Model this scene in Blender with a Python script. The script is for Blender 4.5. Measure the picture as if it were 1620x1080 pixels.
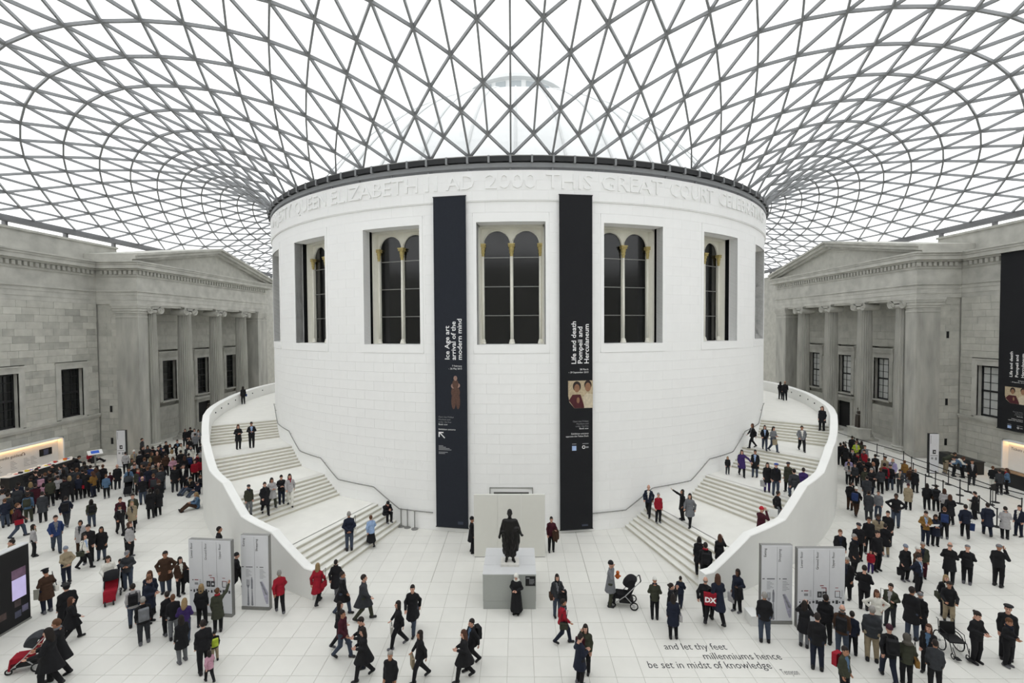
import bpy, bmesh, math, random
import numpy as np
from mathutils import Vector, Matrix

for _o in list(bpy.data.objects):
    bpy.data.objects.remove(_o)
SC = bpy.context.scene
COL = SC.collection
rng = random.Random(7)
PI = math.pi

# ------------------------------------------------------------------ camera
C0 = np.array([0.1005, -45.491, 10.793])
FPX = 746.47
def _basis(yaw, pitch, roll):
    f = np.array([math.sin(yaw)*math.cos(pitch), math.cos(yaw)*math.cos(pitch), math.sin(pitch)])
    r = np.array([math.cos(yaw), -math.sin(yaw), 0.0]); u = np.cross(r, f)
    c, s = math.cos(roll), math.sin(roll)
    return c*r+s*u, -s*r+c*u, f
CR, CU, CF = _basis(-0.0137, -0.0276, -0.0058)
cam = bpy.data.cameras.new('camera'); cam.sensor_width = 36.0; cam.lens = FPX*36.0/1620.0
cam.clip_start = 0.1; cam.clip_end = 1000
camo = bpy.data.objects.new('camera', cam); COL.objects.link(camo)
camo.matrix_world = Matrix(((CR[0], CU[0], -CF[0], C0[0]), (CR[1], CU[1], -CF[1], C0[1]), (CR[2], CU[2], -CF[2], C0[2]), (0, 0, 0, 1)))
SC.camera = camo

# ------------------------------------------------------------------ overcast sky and exposure
W = bpy.data.worlds.new('overcast_sky'); SC.world = W; W.use_nodes = True
_bg = W.node_tree.nodes['Background']; _bg.inputs[0].default_value = (0.985, 0.992, 1.0, 1); _bg.inputs[1].default_value = 1.0
SC.view_settings.view_transform = 'Standard'; SC.view_settings.look = 'None'
SC.view_settings.gamma = 1.0; SC.view_settings.use_curve_mapping = False
SC.view_settings.exposure = 1.05

# measuring helpers: where a line of sight meets the floor or a level above it
def ray(x, y):
    return CF + CR*(x-810)/FPX + CU*(540-y)/FPX
def on_level(x, y, z=0.0):
    d = ray(x, y); t = (z-C0[2])/d[2]; return C0+t*d

# ------------------------------------------------------------------ materials
def lin(c):
    if isinstance(c, str):
        c = [int(c[i:i+2], 16)/255 for i in (1, 3, 5)]
    return tuple((v/12.92 if v <= 0.04045 else ((v+0.055)/1.055)**2.4) for v in c)
MATS = {}
def mat(name, col, rough=0.7, var=0.08, scale=6.0, metal=0.0, bump=0.0, tint=0.0, spec=0.4, detail=4.0, stretch=None, emit=0.0):
    """Principled surface with a noise-driven tone; 'tint' lets each stone's own tone attribute shift it."""
    if name in MATS: return MATS[name]
    m = bpy.data.materials.new(name); m.use_nodes = True; nt = m.node_tree; N = nt.nodes; Lk = nt.links
    b = N['Principled BSDF']; c = lin(col)
    b.inputs['Roughness'].default_value = rough; b.inputs['Metallic'].default_value = metal
    b.inputs['Specular IOR Level'].default_value = spec
    if emit:
        b.inputs['Emission Color'].default_value = (*c, 1); b.inputs['Emission Strength'].default_value = emit
    tc = N.new('ShaderNodeTexCoord'); mp = N.new('ShaderNodeMapping'); Lk.new(tc.outputs['Object'], mp.inputs[0])
    if stretch: mp.inputs['Scale'].default_value = stretch
    nz = N.new('ShaderNodeTexNoise'); nz.inputs['Scale'].default_value = scale; nz.inputs['Detail'].default_value = detail
    Lk.new(mp.outputs[0], nz.inputs['Vector'])
    mr = N.new('ShaderNodeMapRange'); mr.inputs['From Min'].default_value = 0.25; mr.inputs['From Max'].default_value = 0.75
    mr.inputs['To Min'].default_value = 1-var; mr.inputs['To Max'].default_value = 1+var
    Lk.new(nz.outputs['Fac'], mr.inputs['Value'])
    val = mr.outputs[0]
    if tint:
        at = N.new('ShaderNodeAttribute'); at.attribute_name = 'tone'
        ma = N.new('ShaderNodeMath'); ma.operation = 'MULTIPLY_ADD'; ma.inputs[1].default_value = tint; Lk.new(at.outputs['Fac'], ma.inputs[0]); Lk.new(val, ma.inputs[2])
        val = ma.outputs[0]
    mx = N.new('ShaderNodeVectorMath'); mx.operation = 'SCALE'; mx.inputs[0].default_value = c; Lk.new(val, mx.inputs['Scale'])
    Lk.new(mx.outputs[0], b.inputs['Base Color'])
    if bump:
        bp = N.new('ShaderNodeBump'); bp.inputs['Strength'].default_value = bump; bp.inputs['Distance'].default_value = 0.02
        Lk.new(nz.outputs['Fac'], bp.inputs['Height']); Lk.new(bp.outputs[0], b.inputs['Normal'])
    MATS[name] = m
    return m
def glass_mat(name, tintc, gloss=0.06, rough=0.02):
    m = bpy.data.materials.new(name); m.use_nodes = True; nt = m.node_tree; N = nt.nodes; Lk = nt.links
    N.remove(N['Principled BSDF']); out = N['Material Output']
    tr = N.new('ShaderNodeBsdfTransparent'); nz = N.new('ShaderNodeTexNoise'); nz.inputs['Scale'].default_value = 0.6
    tc = N.new('ShaderNodeTexCoord'); Lk.new(tc.outputs['Object'], nz.inputs['Vector'])
    rp = N.new('ShaderNodeValToRGB'); rp.color_ramp.elements[0].color = (*[v*0.97 for v in tintc], 1); rp.color_ramp.elements[1].color = (*tintc, 1)
    Lk.new(nz.outputs['Fac'], rp.inputs[0]); Lk.new(rp.outputs[0], tr.inputs[0])
    gl = N.new('ShaderNodeBsdfGlossy'); gl.inputs['Roughness'].default_value = rough
    mx = N.new('ShaderNodeMixShader'); mx.inputs[0].default_value = gloss
    Lk.new(tr.outputs[0], mx.inputs[1]); Lk.new(gl.outputs[0], mx.inputs[2]); Lk.new(mx.outputs[0], out.inputs[0])
    MATS[name] = m
    return m

M_PAVE = mat('pale_limestone_paving', '#dcdbd5', 0.45, 0.03, 1.3, tint=0.022, spec=0.3)
M_PJ = mat('paving_joint', '#b0aea6', 0.9, 0.1, 9)
M_DRUM = mat('white_limestone_cladding', '#f7f7f6', 0.75, 0.012, 1.6, tint=0.004, spec=0.2)
M_DJ = mat('white_stone_joint', '#e4e4e2', 0.9, 0.03, 4)
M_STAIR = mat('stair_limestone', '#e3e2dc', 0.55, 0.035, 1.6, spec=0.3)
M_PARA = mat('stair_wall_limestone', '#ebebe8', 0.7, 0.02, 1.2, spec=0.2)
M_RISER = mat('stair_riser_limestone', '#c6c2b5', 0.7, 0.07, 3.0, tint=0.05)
M_STONE = mat('weathered_portland_stone', '#b8b7af', 0.9, 0.14, 1.7, bump=0.35, tint=0.2, detail=8)
M_STONE2 = mat('carved_portland_stone', '#bab9b2', 0.9, 0.2, 1.1, bump=0.25, detail=8)
M_COLM = mat('column_portland_stone', '#aaa9a2', 0.9, 0.26, 1.6, bump=0.3, stretch=(1, 1, 0.22), detail=9)
M_STEEL = mat('grey_painted_steel', '#8d8f91', 0.5, 0.05, 3, spec=0.4)
M_BEAM = mat('edge_beam_grey_steel', '#77787a', 0.55, 0.06, 3)
M_DARKM = mat('dark_bronze_metal', '#232426', 0.45, 0.1, 5)
M_GREYM = mat('brushed_grey_metal', '#8d8d8a', 0.4, 0.06, 12, metal=0.6)
M_GLASS = glass_mat('roof_glass', (0.98, 0.985, 0.985), 0.03)
M_BLACKG = mat('black_window_glass', '#0c0d0f', 0.12, 0.1, 0.7, spec=0.6)
M_CREAM = mat('cream_painted_frame', '#eceadf', 0.6, 0.03, 5)
M_GOLD = mat('gilded_capital', '#bfae74', 0.45, 0.35, 28, metal=0.35, bump=0.4)
M_BLACKF = mat('black_banner_fabric', '#16171b', 0.85, 0.08, 9)
M_NAVYF = mat('blue_black_banner_fabric', '#20242d', 0.85, 0.08, 9)
M_PRINTW = mat('white_print', '#f2f2f2', 0.7, 0.02, 9)
M_PRINTG = mat('grey_print', '#8f9093', 0.7, 0.02, 9)
M_PRINTK = mat('charcoal_print', '#3a3a3e', 0.7, 0.02, 9)
M_PRINTR = mat('red_print', '#8e2b33', 0.7, 0.02, 9)
M_PANELW = mat('white_sign_panel', '#d9dade', 0.55, 0.015, 3)
M_PANELC = mat('cream_screen_panel', '#dcdbd4', 0.7, 0.015, 3)
M_SILV = mat('silver_grey_plinth', '#c9cacb', 0.5, 0.02, 4)
M_SILVF = mat('grey_plinth_front', '#a4a7a3', 0.5, 0.03, 30)
M_BRONZE = mat('black_bronze', '#1b1a19', 0.38, 0.25, 7, metal=0.35, bump=0.15)
M_BLACK = mat('matt_black', '#141416', 0.7, 0.1, 8)
M_OLDGLASS = mat('dark_sash_glass', '#17191b', 0.15, 0.2, 1.5, spec=0.6)
M_PALEGLASS = mat('blinded_sash_glass', '#c2c4c2', 0.3, 0.1, 2.0, spec=0.5)

# ------------------------------------------------------------------ mesh helpers
class MB:
    """Collects verts and faces; build() links them as one mesh object."""
    def __init__(s): s.v = []; s.f = []; s.m = []; s.cur = 0; s.tone = []
    def add(s, vs, fs, tone=0.0):
        o = len(s.v); s.v.extend([tuple(v) for v in vs]); s.f.extend([tuple(i+o for i in f) for f in fs]); s.m.extend([s.cur]*len(fs)); s.tone.extend([tone]*len(fs))
    def box(s, x0, x1, y0, y1, z0, z1, tone=0.0):
        if x0 > x1: x0, x1 = x1, x0
        if y0 > y1: y0, y1 = y1, y0
        if z0 > z1: z0, z1 = z1, z0
        s.add([(x0,y0,z0),(x1,y0,z0),(x1,y1,z0),(x0,y1,z0),(x0,y0,z1),(x1,y0,z1),(x1,y1,z1),(x0,y1,z1)],
              [(0,3,2,1),(4,5,6,7),(0,1,5,4),(1,2,6,5),(2,3,7,6),(3,0,4,7)], tone)
    def prism(s, pts, a, b, axis=1):
        """polygon pts (u,v) swept from a to b along axis (0: u=y,v=z; 1: u=x,v=z; 2: u=x,v=y)."""
        n = len(pts)
        def P(u, v, w): return {0: (w, u, v), 1: (u, w, v), 2: (u, v, w)}[axis]
        vs = [P(u, v, a) for u, v in pts]+[P(u, v, b) for u, v in pts]
        fs = [tuple(range(n)), tuple(range(2*n-1, n-1, -1))]+[(i, i+n, (i+1) % n+n, (i+1) % n) for i in range(n)]
        s.add(vs, fs)
    def lathe(s, prof, n=16, c=(0, 0, 0), a0=0.0, a1=2*PI, sx=1, sy=1):
        full = abs(a1-a0-2*PI) < 1e-6; k = n if full else n+1
        vs = []
        for r, z in prof:
            for i in range(k):
                a = a0+(a1-a0)*i/n; vs.append((c[0]+sx*r*math.cos(a), c[1]+sy*r*math.sin(a), c[2]+z))
        fs = []
        for j in range(len(prof)-1):
            for i in range(n):
                i2 = (i+1) % k; fs.append((j*k+i, j*k+i2, (j+1)*k+i2, (j+1)*k+i))
        if full:
            if prof[0][0] > 1e-4: fs.append(tuple(range(k-1, -1, -1)))
            if prof[-1][0] > 1e-4: fs.append(tuple((len(prof)-1)*k+i for i in range(k)))
        s.add(vs, fs)
    def tube(s, pts, r, n=6, caps=True, up=None):
        pts = [Vector(p) for p in pts]; rs = r if isinstance(r, (list, tuple)) else [r]*len(pts)
        vs = []; k = len(pts)
        for i, p in enumerate(pts):
            d = (pts[min(i+1, k-1)]-pts[max(i-1, 0)])
            d = d.normalized() if d.length > 1e-9 else Vector((0, 0, 1))
            a = Vector((0, 0, 1)) if abs(d.z) < 0.95 else Vector((1, 0, 0))
            u = d.cross(a).normalized(); w = d.cross(u)
            for j in range(n):
                t = 2*PI*j/n; vs.append(p+(u*math.cos(t)+w*math.sin(t))*rs[i])
        fs = [(i*n+j, i*n+(j+1) % n, (i+1)*n+(j+1) % n, (i+1)*n+j) for i in range(k-1) for j in range(n)]
        if caps: fs += [tuple(range(n-1, -1, -1)), tuple((k-1)*n+j for j in range(n))]
        s.add(vs, fs)
    def bar(s, p, q, w, h, up=(0, 0, 1)):
        """rectangular bar from p to q, w across, h along up."""
        p, q = Vector(p), Vector(q); d = (q-p).normalized(); upv = Vector(up)
        u = d.cross(upv)
        if u.length < 1e-6: u = d.cross(Vector((1, 0, 0)))
        u.normalize(); t = u.cross(d).normalized()
        vs = []
        for P in (p, q):
            for a, b in ((-1, -1), (1, -1), (1, 1), (-1, 1)): vs.append(P+u*(a*w/2)+t*(b*h/2))
        s.add(vs, [(3, 2, 1, 0), (4, 5, 6, 7), (0, 1, 5, 4), (1, 2, 6, 5), (2, 3, 7, 6), (3, 0, 4, 7)])
    def ell(s, c, r, n=12, m=8):
        vs = []; fs = []
        for j in range(m+1):
            t = PI*j/m
            for i in range(n):
                a = 2*PI*i/n; vs.append((c[0]+r[0]*math.sin(t)*math.cos(a), c[1]+r[1]*math.sin(t)*math.sin(a), c[2]+r[2]*math.cos(t)))
        for j in range(m):
            for i in range(n):
                fs.append((j*n+i, (j+1)*n+i, (j+1)*n+(i+1) % n, j*n+(i+1) % n))
        s.add(vs, fs)
    def mesh(s, name='mesh', smooth=False):
        me = bpy.data.meshes.new(name); me.from_pydata(s.v, [], s.f)
        if any(s.m): me.polygons.foreach_set('material_index', s.m)
        if smooth: me.polygons.foreach_set('use_smooth', [True]*len(s.f))
        if any(s.tone):
            at = me.attributes.new('tone', 'FLOAT', 'FACE'); at.data.foreach_set('value', s.tone)
        me.update()
        return me
    def build(s, name, mats, parent=None, smooth=False, **kw):
        return link(name, s.mesh(name, smooth), mats, parent, **kw)
def link(name, me, mats=None, parent=None, loc=None, rotz=None, label=None, cat=None, group=None, kind=None):
    if mats is not None and len(me.materials) == 0:
        for m in (mats if isinstance(mats, (list, tuple)) else [mats]): me.materials.append(m)
    o = bpy.data.objects.new(name, me); COL.objects.link(o)
    if parent is not None: o.parent = parent
    if loc is not None: o.location = loc
    if rotz is not None: o.rotation_euler = (0, 0, rotz)
    return tag(o, label, cat, group, kind)
def tag(o, label=None, cat=None, group=None, kind=None):
    if label: o['label'] = label
    if cat: o['category'] = cat
    if group: o['group'] = group
    if kind: o['kind'] = kind
    return o
def empty(name, loc=(0, 0, 0), rotz=0.0, **kw):
    o = bpy.data.objects.new(name, None); COL.objects.link(o); o.location = loc; o.rotation_euler = (0, 0, rotz)
    return tag(o, **kw)
def text_mesh(txt, size, depth=0.0, align='LEFT', xscale=1.0, space=1.0, bold=0.0, res=2):
    """lettering as a mesh in the xz plane, baseline at z=0, front facing -y."""
    cu = bpy.data.curves.new('lettering', 'FONT'); cu.body = txt; cu.size = size; cu.extrude = depth; cu.align_x = align
    cu.space_character = space; cu.offset = bold; cu.resolution_u = res
    o = bpy.data.objects.new('lettering', cu)
    me = bpy.data.meshes.new_from_object(o)
    bpy.data.objects.remove(o); bpy.data.curves.remove(cu)
    n = len(me.vertices); co = np.empty(n*3); me.vertices.foreach_get('co', co); co = co.reshape(-1, 3)
    out = np.stack([co[:, 0]*xscale, -co[:, 2], co[:, 1]], 1); me.vertices.foreach_set('co', out.ravel()); me.update()
    me.materials.clear()
    return me
def remap(me, fn):
    n = len(me.vertices); co = np.empty(n*3); me.vertices.foreach_get('co', co); co = fn(co.reshape(-1, 3)); me.vertices.foreach_set('co', np.ascontiguousarray(co).ravel()); me.update(); return me
def text_words(txt, **kw):
    """each word of a line as its own mesh, at its place in the line, and the whole width."""
    def ext(t):
        me = text_mesh(t, 1.0, **kw); co = np.empty(len(me.vertices)*3); me.vertices.foreach_get('co', co); x = co.reshape(-1, 3)[:, 0]; return me, x.min(), x.max()
    out = []; w = txt.split(' ')
    for i, t in enumerate(w):
        pre, _, x1 = ext(' '.join(w[:i+1])); me, a, b = ext(t); off = x1-b
        bpy.data.meshes.remove(pre); out.append((remap(me, lambda c, o=off: c+np.array((o, 0, 0))), x1))
    return [m for m, _ in out], out[-1][1]
def pol(a, r): return (r*math.sin(a), -r*math.cos(a))
# ================================================================== FLOOR
RD = 20.96; AD = -0.0127; AS = math.radians(-0.9)
# outer face of the stair walls: radius by angle from the stair axis
WALL_A = [0, 16.8, 20.2, 29, 38.3, 48.4, 57.7, 66.7, 73.6, 83.7, 96.9, 140, 180]; WALL_R = [29.4, 28.2, 27.92, 27.15, 26.42, 25.72, 25.38, 25.24, 25.24, 25.6, 26.3, 27.5, 28]
def ell_r(a, off=0.0):
    return float(np.interp(abs(math.degrees(a-AS)), WALL_A, WALL_R))-off
def project(p):
    d = np.asarray(p, float)-C0; z = d@CF
    return (810+FPX*(d@CR)/z, 540-FPX*(d@CU)/z, z)
fb = MB(); fb.box(-36.6, 36.6, -49.5, 54, -0.3, -0.012)
floor = fb.build('floor', M_PJ, kind='structure', label='pale limestone paving across the whole court', cat='floor')
SX, SY = 0.845, 0.905
DARK = (-12.98, -7.9, -3.69, 3.07, 7.3, 12.36)
slabs = []
for i in range(-44, 45):
    x0 = -0.31+SX*i; x1 = x0+SX
    if x0 < -36.5 or x1 > 36.5: continue
    for j in range(-20, 62):
        y0 = -31.15+SY*j; y1 = y0+SY; xm, ym = x0+SX/2, y0+SY/2
        if xm*xm+ym*ym < 20.2**2: continue
        slabs.append((x0, x1, y0, y1, rng.uniform(-1, 1)))
def slab_gap(x): return 0.017 if min(abs(x-d) for d in DARK) < 0.3 else 0.0055
def seen(s):
    u, v, z = project(((s[0]+s[1])/2, (s[2]+s[3])/2, 0)); return z > 1 and -40 < u < 1660 and v < 1095
order = sorted(range(len(slabs)), key=lambda q: (0 if seen(slabs[q]) else 1, (slabs[q][2]+45.5)**2+0.15*slabs[q][0]**2))
near = set(order[:290])
slab_meshes = []
for t in range(8):
    m = MB(); w, h = SX/2-0.0055, SY/2-0.0055
    m.add([(-w,-h,-.03),(w,-h,-.03),(w,h,-.03),(-w,h,-.03),(-w,-h,-.003),(w,-h,-.003),(w,h,-.003),(-w,h,-.003),(-w+.004,-h+.004,0),(w-.004,-h+.004,0),(w-.004,h-.004,0),(-w+.004,h-.004,0)],
          [(8,9,10,11),(0,1,5,4),(1,2,6,5),(2,3,7,6),(3,0,4,7),(4,5,9,8),(5,6,10,9),(6,7,11,10),(7,4,8,11)], -1+t*2/7+0.01)
    me = m.mesh('paving_slab'); me.materials.append(M_PAVE); slab_meshes.append(me)
rest = MB()
for q, (x0, x1, y0, y1, t) in enumerate(slabs):
    if q in near:
        o = link('paving_slab', slab_meshes[int((t+1)/2*7.99)], None, floor, loc=((x0+x1)/2, (y0+y1)/2, 0))
    else:
        a, b = slab_gap(x0), slab_gap(x1); g = 0.0055
        rest.add([(x0+a,y0+g,0),(x1-b,y0+g,0),(x1-b,y1-g,0),(x0+a,y1-g,0),(x0+a,y0+g,-.02),(x1-b,y0+g,-.02),(x1-b,y1-g,-.02),(x0+a,y1-g,-.02)],
                 [(0,1,2,3),(4,5,1,0),(5,6,2,1),(6,7,3,2),(7,4,0,3)], t)
rest.build('distant_paving_slabs', M_PAVE, floor, kind='stuff')

# floor inscription, cut and filled with dark stone
fi = empty('floor_inscription', (0, 0, 0.0), label='dark four-line verse set into the paving near the map signs', cat='inscription')
def floor_text(txt, px, py, px2, capz, name):
    p, q = on_level(px, py), on_level(px2, py)
    ms, w = text_words(txt); L = q[0]-p[0]; sx = L/w
    for me in ms:
        remap(me, lambda c: np.stack([c[:, 0]*sx+p[0], c[:, 2]*capz+p[1], 0*c[:, 0]+0.003], 1))
        link(name, me, M_PRINTK, fi)
floor_text('and let thy feet', 1052, 1027, 1151, 0.45, 'verse_word')
floor_text('millenniums hence', 1114, 1042.5, 1238, 0.45, 'verse_word')
floor_text('be set in midst of knowledge', 1026, 1056.5, 1222, 0.45, 'verse_word')
floor_text('Tennyson', 1239, 1067, 1266, 0.34, 'verse_author')

# ================================================================== DRUM
def pbox(m, a0, a1, r0, r1, z0, z1, n=3, tone=0.0):
    """box bent round the drum axis."""
    vs = []; fs = []
    for i in range(n+1):
        a = a0+(a1-a0)*i/n
        for r in (r0, r1):
            for z in (z0, z1): vs.append((*pol(a, r), z))
    for i in range(n):
        k = 4*i; fs += [(k+2, k+6, k+7, k+3), (k+1, k+5, k+4, k), (k+3, k+7, k+5, k+1), (k, k+4, k+6, k+2)]
    fs += [(0, 2, 3, 1), (4*n+1, 4*n+3, 4*n+2, 4*n)]
    m.add(vs, fs, tone)
drum = empty('wall_drum', label='white round stone drum standing in the middle of the court', cat='wall', kind='structure')
rad = math.radians
WSP = 0.3211; WO, WI = 0.0951, rad(4.91)
WIN = [AD+k*WSP for k in range(-4, 5)]
Z_SO, Z_SI, Z_TI, Z_TO, Z_FR, Z_TOP = 9.48, 9.95, 16.31, 16.80, 17.40, 18.90
bk = MB()
def arcs(lo, hi, cuts):
    out = []; cur = lo
    for c0, c1 in sorted(cuts):
        if c1 <= cur or c0 >= hi: continue
        if c0 > cur: out.append((cur, c0))
        cur = max(cur, c1)
    if cur < hi: out.append((cur, hi))
    return out
cuts = [(w-WI, w+WI) for w in WIN]
for a0, a1 in arcs(-PI, PI, cuts): pbox(bk, a0, a1, RD-0.5, RD-0.035, 0, Z_TOP, max(2, int((a1-a0)/0.03)))
for w in WIN:
    pbox(bk, w-WI, w+WI, RD-0.5, RD-0.035, 0, Z_SI-0.02, 6); pbox(bk, w-WI, w+WI, RD-0.5, RD-0.035, Z_TI+0.02, Z_TOP, 6)
bk.build('wall_core', M_DJ, drum)
courses = [(i*Z_SO/18, (i+1)*Z_SO/18, RD) for i in range(18)]+[(Z_SO+i*(Z_TO-Z_SO)/14, Z_SO+(i+1)*(Z_TO-Z_SO)/14, RD) for i in range(14)]+[(Z_TO, Z_FR-0.05, RD)]+[(Z_FR+i*0.5, Z_FR+(i+1)*0.5, RD+0.09) for i in range(3)]
BW = rad(3.6); blocks = []
ocuts = [(w-WO, w+WO) for w in WIN]
for ci, (z0, z1, r) in enumerate(courses):
    wz = Z_SO-1e-3 < z0 and z1 < Z_TO+1e-3
    k0 = -28
    for k in range(-28, 29):
        a0 = AD+BW*(k+(0.5 if ci % 2 else 0)); a1 = a0+BW
        for b0, b1 in arcs(a0, a1, ocuts if wz else []):
            if b1-b0 > 0.004: blocks.append((b0, b1, z0, z1, r, rng.uniform(-1, 1)))
def bsize(b):
    a = (b[0]+b[1])/2; p = np.array([*pol(a, b[4]), (b[2]+b[3])/2]); v = C0-p; d = np.linalg.norm(v)
    return max(0, (v[0]*math.sin(a)-v[1]*math.cos(a))/d)*(b[1]-b[0])*(b[3]-b[2])/d**2
bo = sorted(range(len(blocks)), key=lambda i: -bsize(blocks[i])); nearb = set(bo[:290])
bmesh_cache = {}; rest = MB(); g = 0.002
for i, (b0, b1, z0, z1, r, t) in enumerate(blocks):
    if i in nearb:
        key = (round(b1-b0, 4), round(z1-z0, 3), r, int((t+1)*1.99))
        if key not in bmesh_cache:
            m = MB(); hw = (b1-b0)/2; pbox(m, -hw+g/r, hw-g/r, r-0.06, r, g, z1-z0-g, 2, t); me = m.mesh('stone_block'); me.materials.append(M_DRUM); bmesh_cache[key] = me
        link('stone_block', bmesh_cache[key], None, drum, loc=(0, 0, z0), rotz=(b0+b1)/2)
    else:
        pbox(rest, b0+g/r, b1-g/r, r-0.06, r, z0+g, z1-g, 2, t)
rest.build('distant_stone_blocks', M_DRUM, drum, kind='stuff')
m = MB(); pbox(m, -PI, PI, RD-0.1, RD+0.06, Z_FR-0.05, Z_FR, 160); m.build('frieze_shadow_line', M_DRUM, drum)
m = MB(); pbox(m, -PI, PI, RD-0.5, RD+0.09, Z_TOP, Z_TOP+0.02, 160); m.build('wall_coping', M_DRUM, drum)

# carved frieze inscription
ins = empty('frieze_inscription'); ins.parent = drum
def drum_text(txt, px0, px1, zc, h, name, r=RD+0.09, depth=0.06, parent=None, m=M_DRUM):
    def ang(px):
        lo = None
        d = ray(px, 300); A = d[0]**2+d[1]**2; B = C0[0]*d[0]+C0[1]*d[1]; Cc = C0[0]**2+C0[1]**2-r*r
        t = (-B-math.sqrt(max(B*B-A*Cc, 0)))/A; P = C0+t*d; return math.atan2(P[0], -P[1])
    a0, a1 = ang(px0), ang(px1)
    me = text_mesh(txt, 1.0, 0.5); co = np.empty(len(me.vertices)*3); me.vertices.foreach_get('co', co); co = co.reshape(-1, 3)
    w0, w1 = co[:, 0].min(), co[:, 0].max(); hc = 0.69
    def f(c):
        a = a0+(c[:, 0]-w0)/(w1-w0)*(a1-a0); rr = r-c[:, 1]*2*depth
        return np.stack([rr*np.sin(a), -rr*np.cos(a), zc+c[:, 2]/hc*h], 1)
    remap(me, f); link(name, me, m, parent)
for w, p0, p1 in (('MAJESTY', 431.5, 461), ('QUEEN', 466, 516), ('ELIZABETH', 524, 661), ('II', 673, 692), ('AD', 706, 750), ('2000', 768.5, 848), ('THIS', 864, 937), ('GREAT', 952, 1047), ('COURT', 1060, 1128), ('CELEBRATING', 1136.5, 1207)):
    drum_text(w, p0, p1, 17.98, 0.77, 'carved_word', parent=ins)
don = empty('donor_inscription'); don.parent = drum
[drum_text(t, a, b, 3.42, 0.30, 'carved_word', RD, 0.007, don) for t, a, b in (('The', 587, 601), ('Weston', 605, 633.5), ('Family', 638, 665))]
don2 = empty('donor_inscription'); don2.parent = drum
[drum_text(t, a, b, z, 0.30, 'carved_word', RD, 0.007, don2) for t, a, b, z in (('Millennium', 938.5, 986, 3.35), ('Commission', 991, 1041, 3.35), ('Heritage', 922, 955, 2.75), ('Lottery', 959.5, 990, 2.75), ('Fund', 995, 1016, 2.75))]

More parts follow.
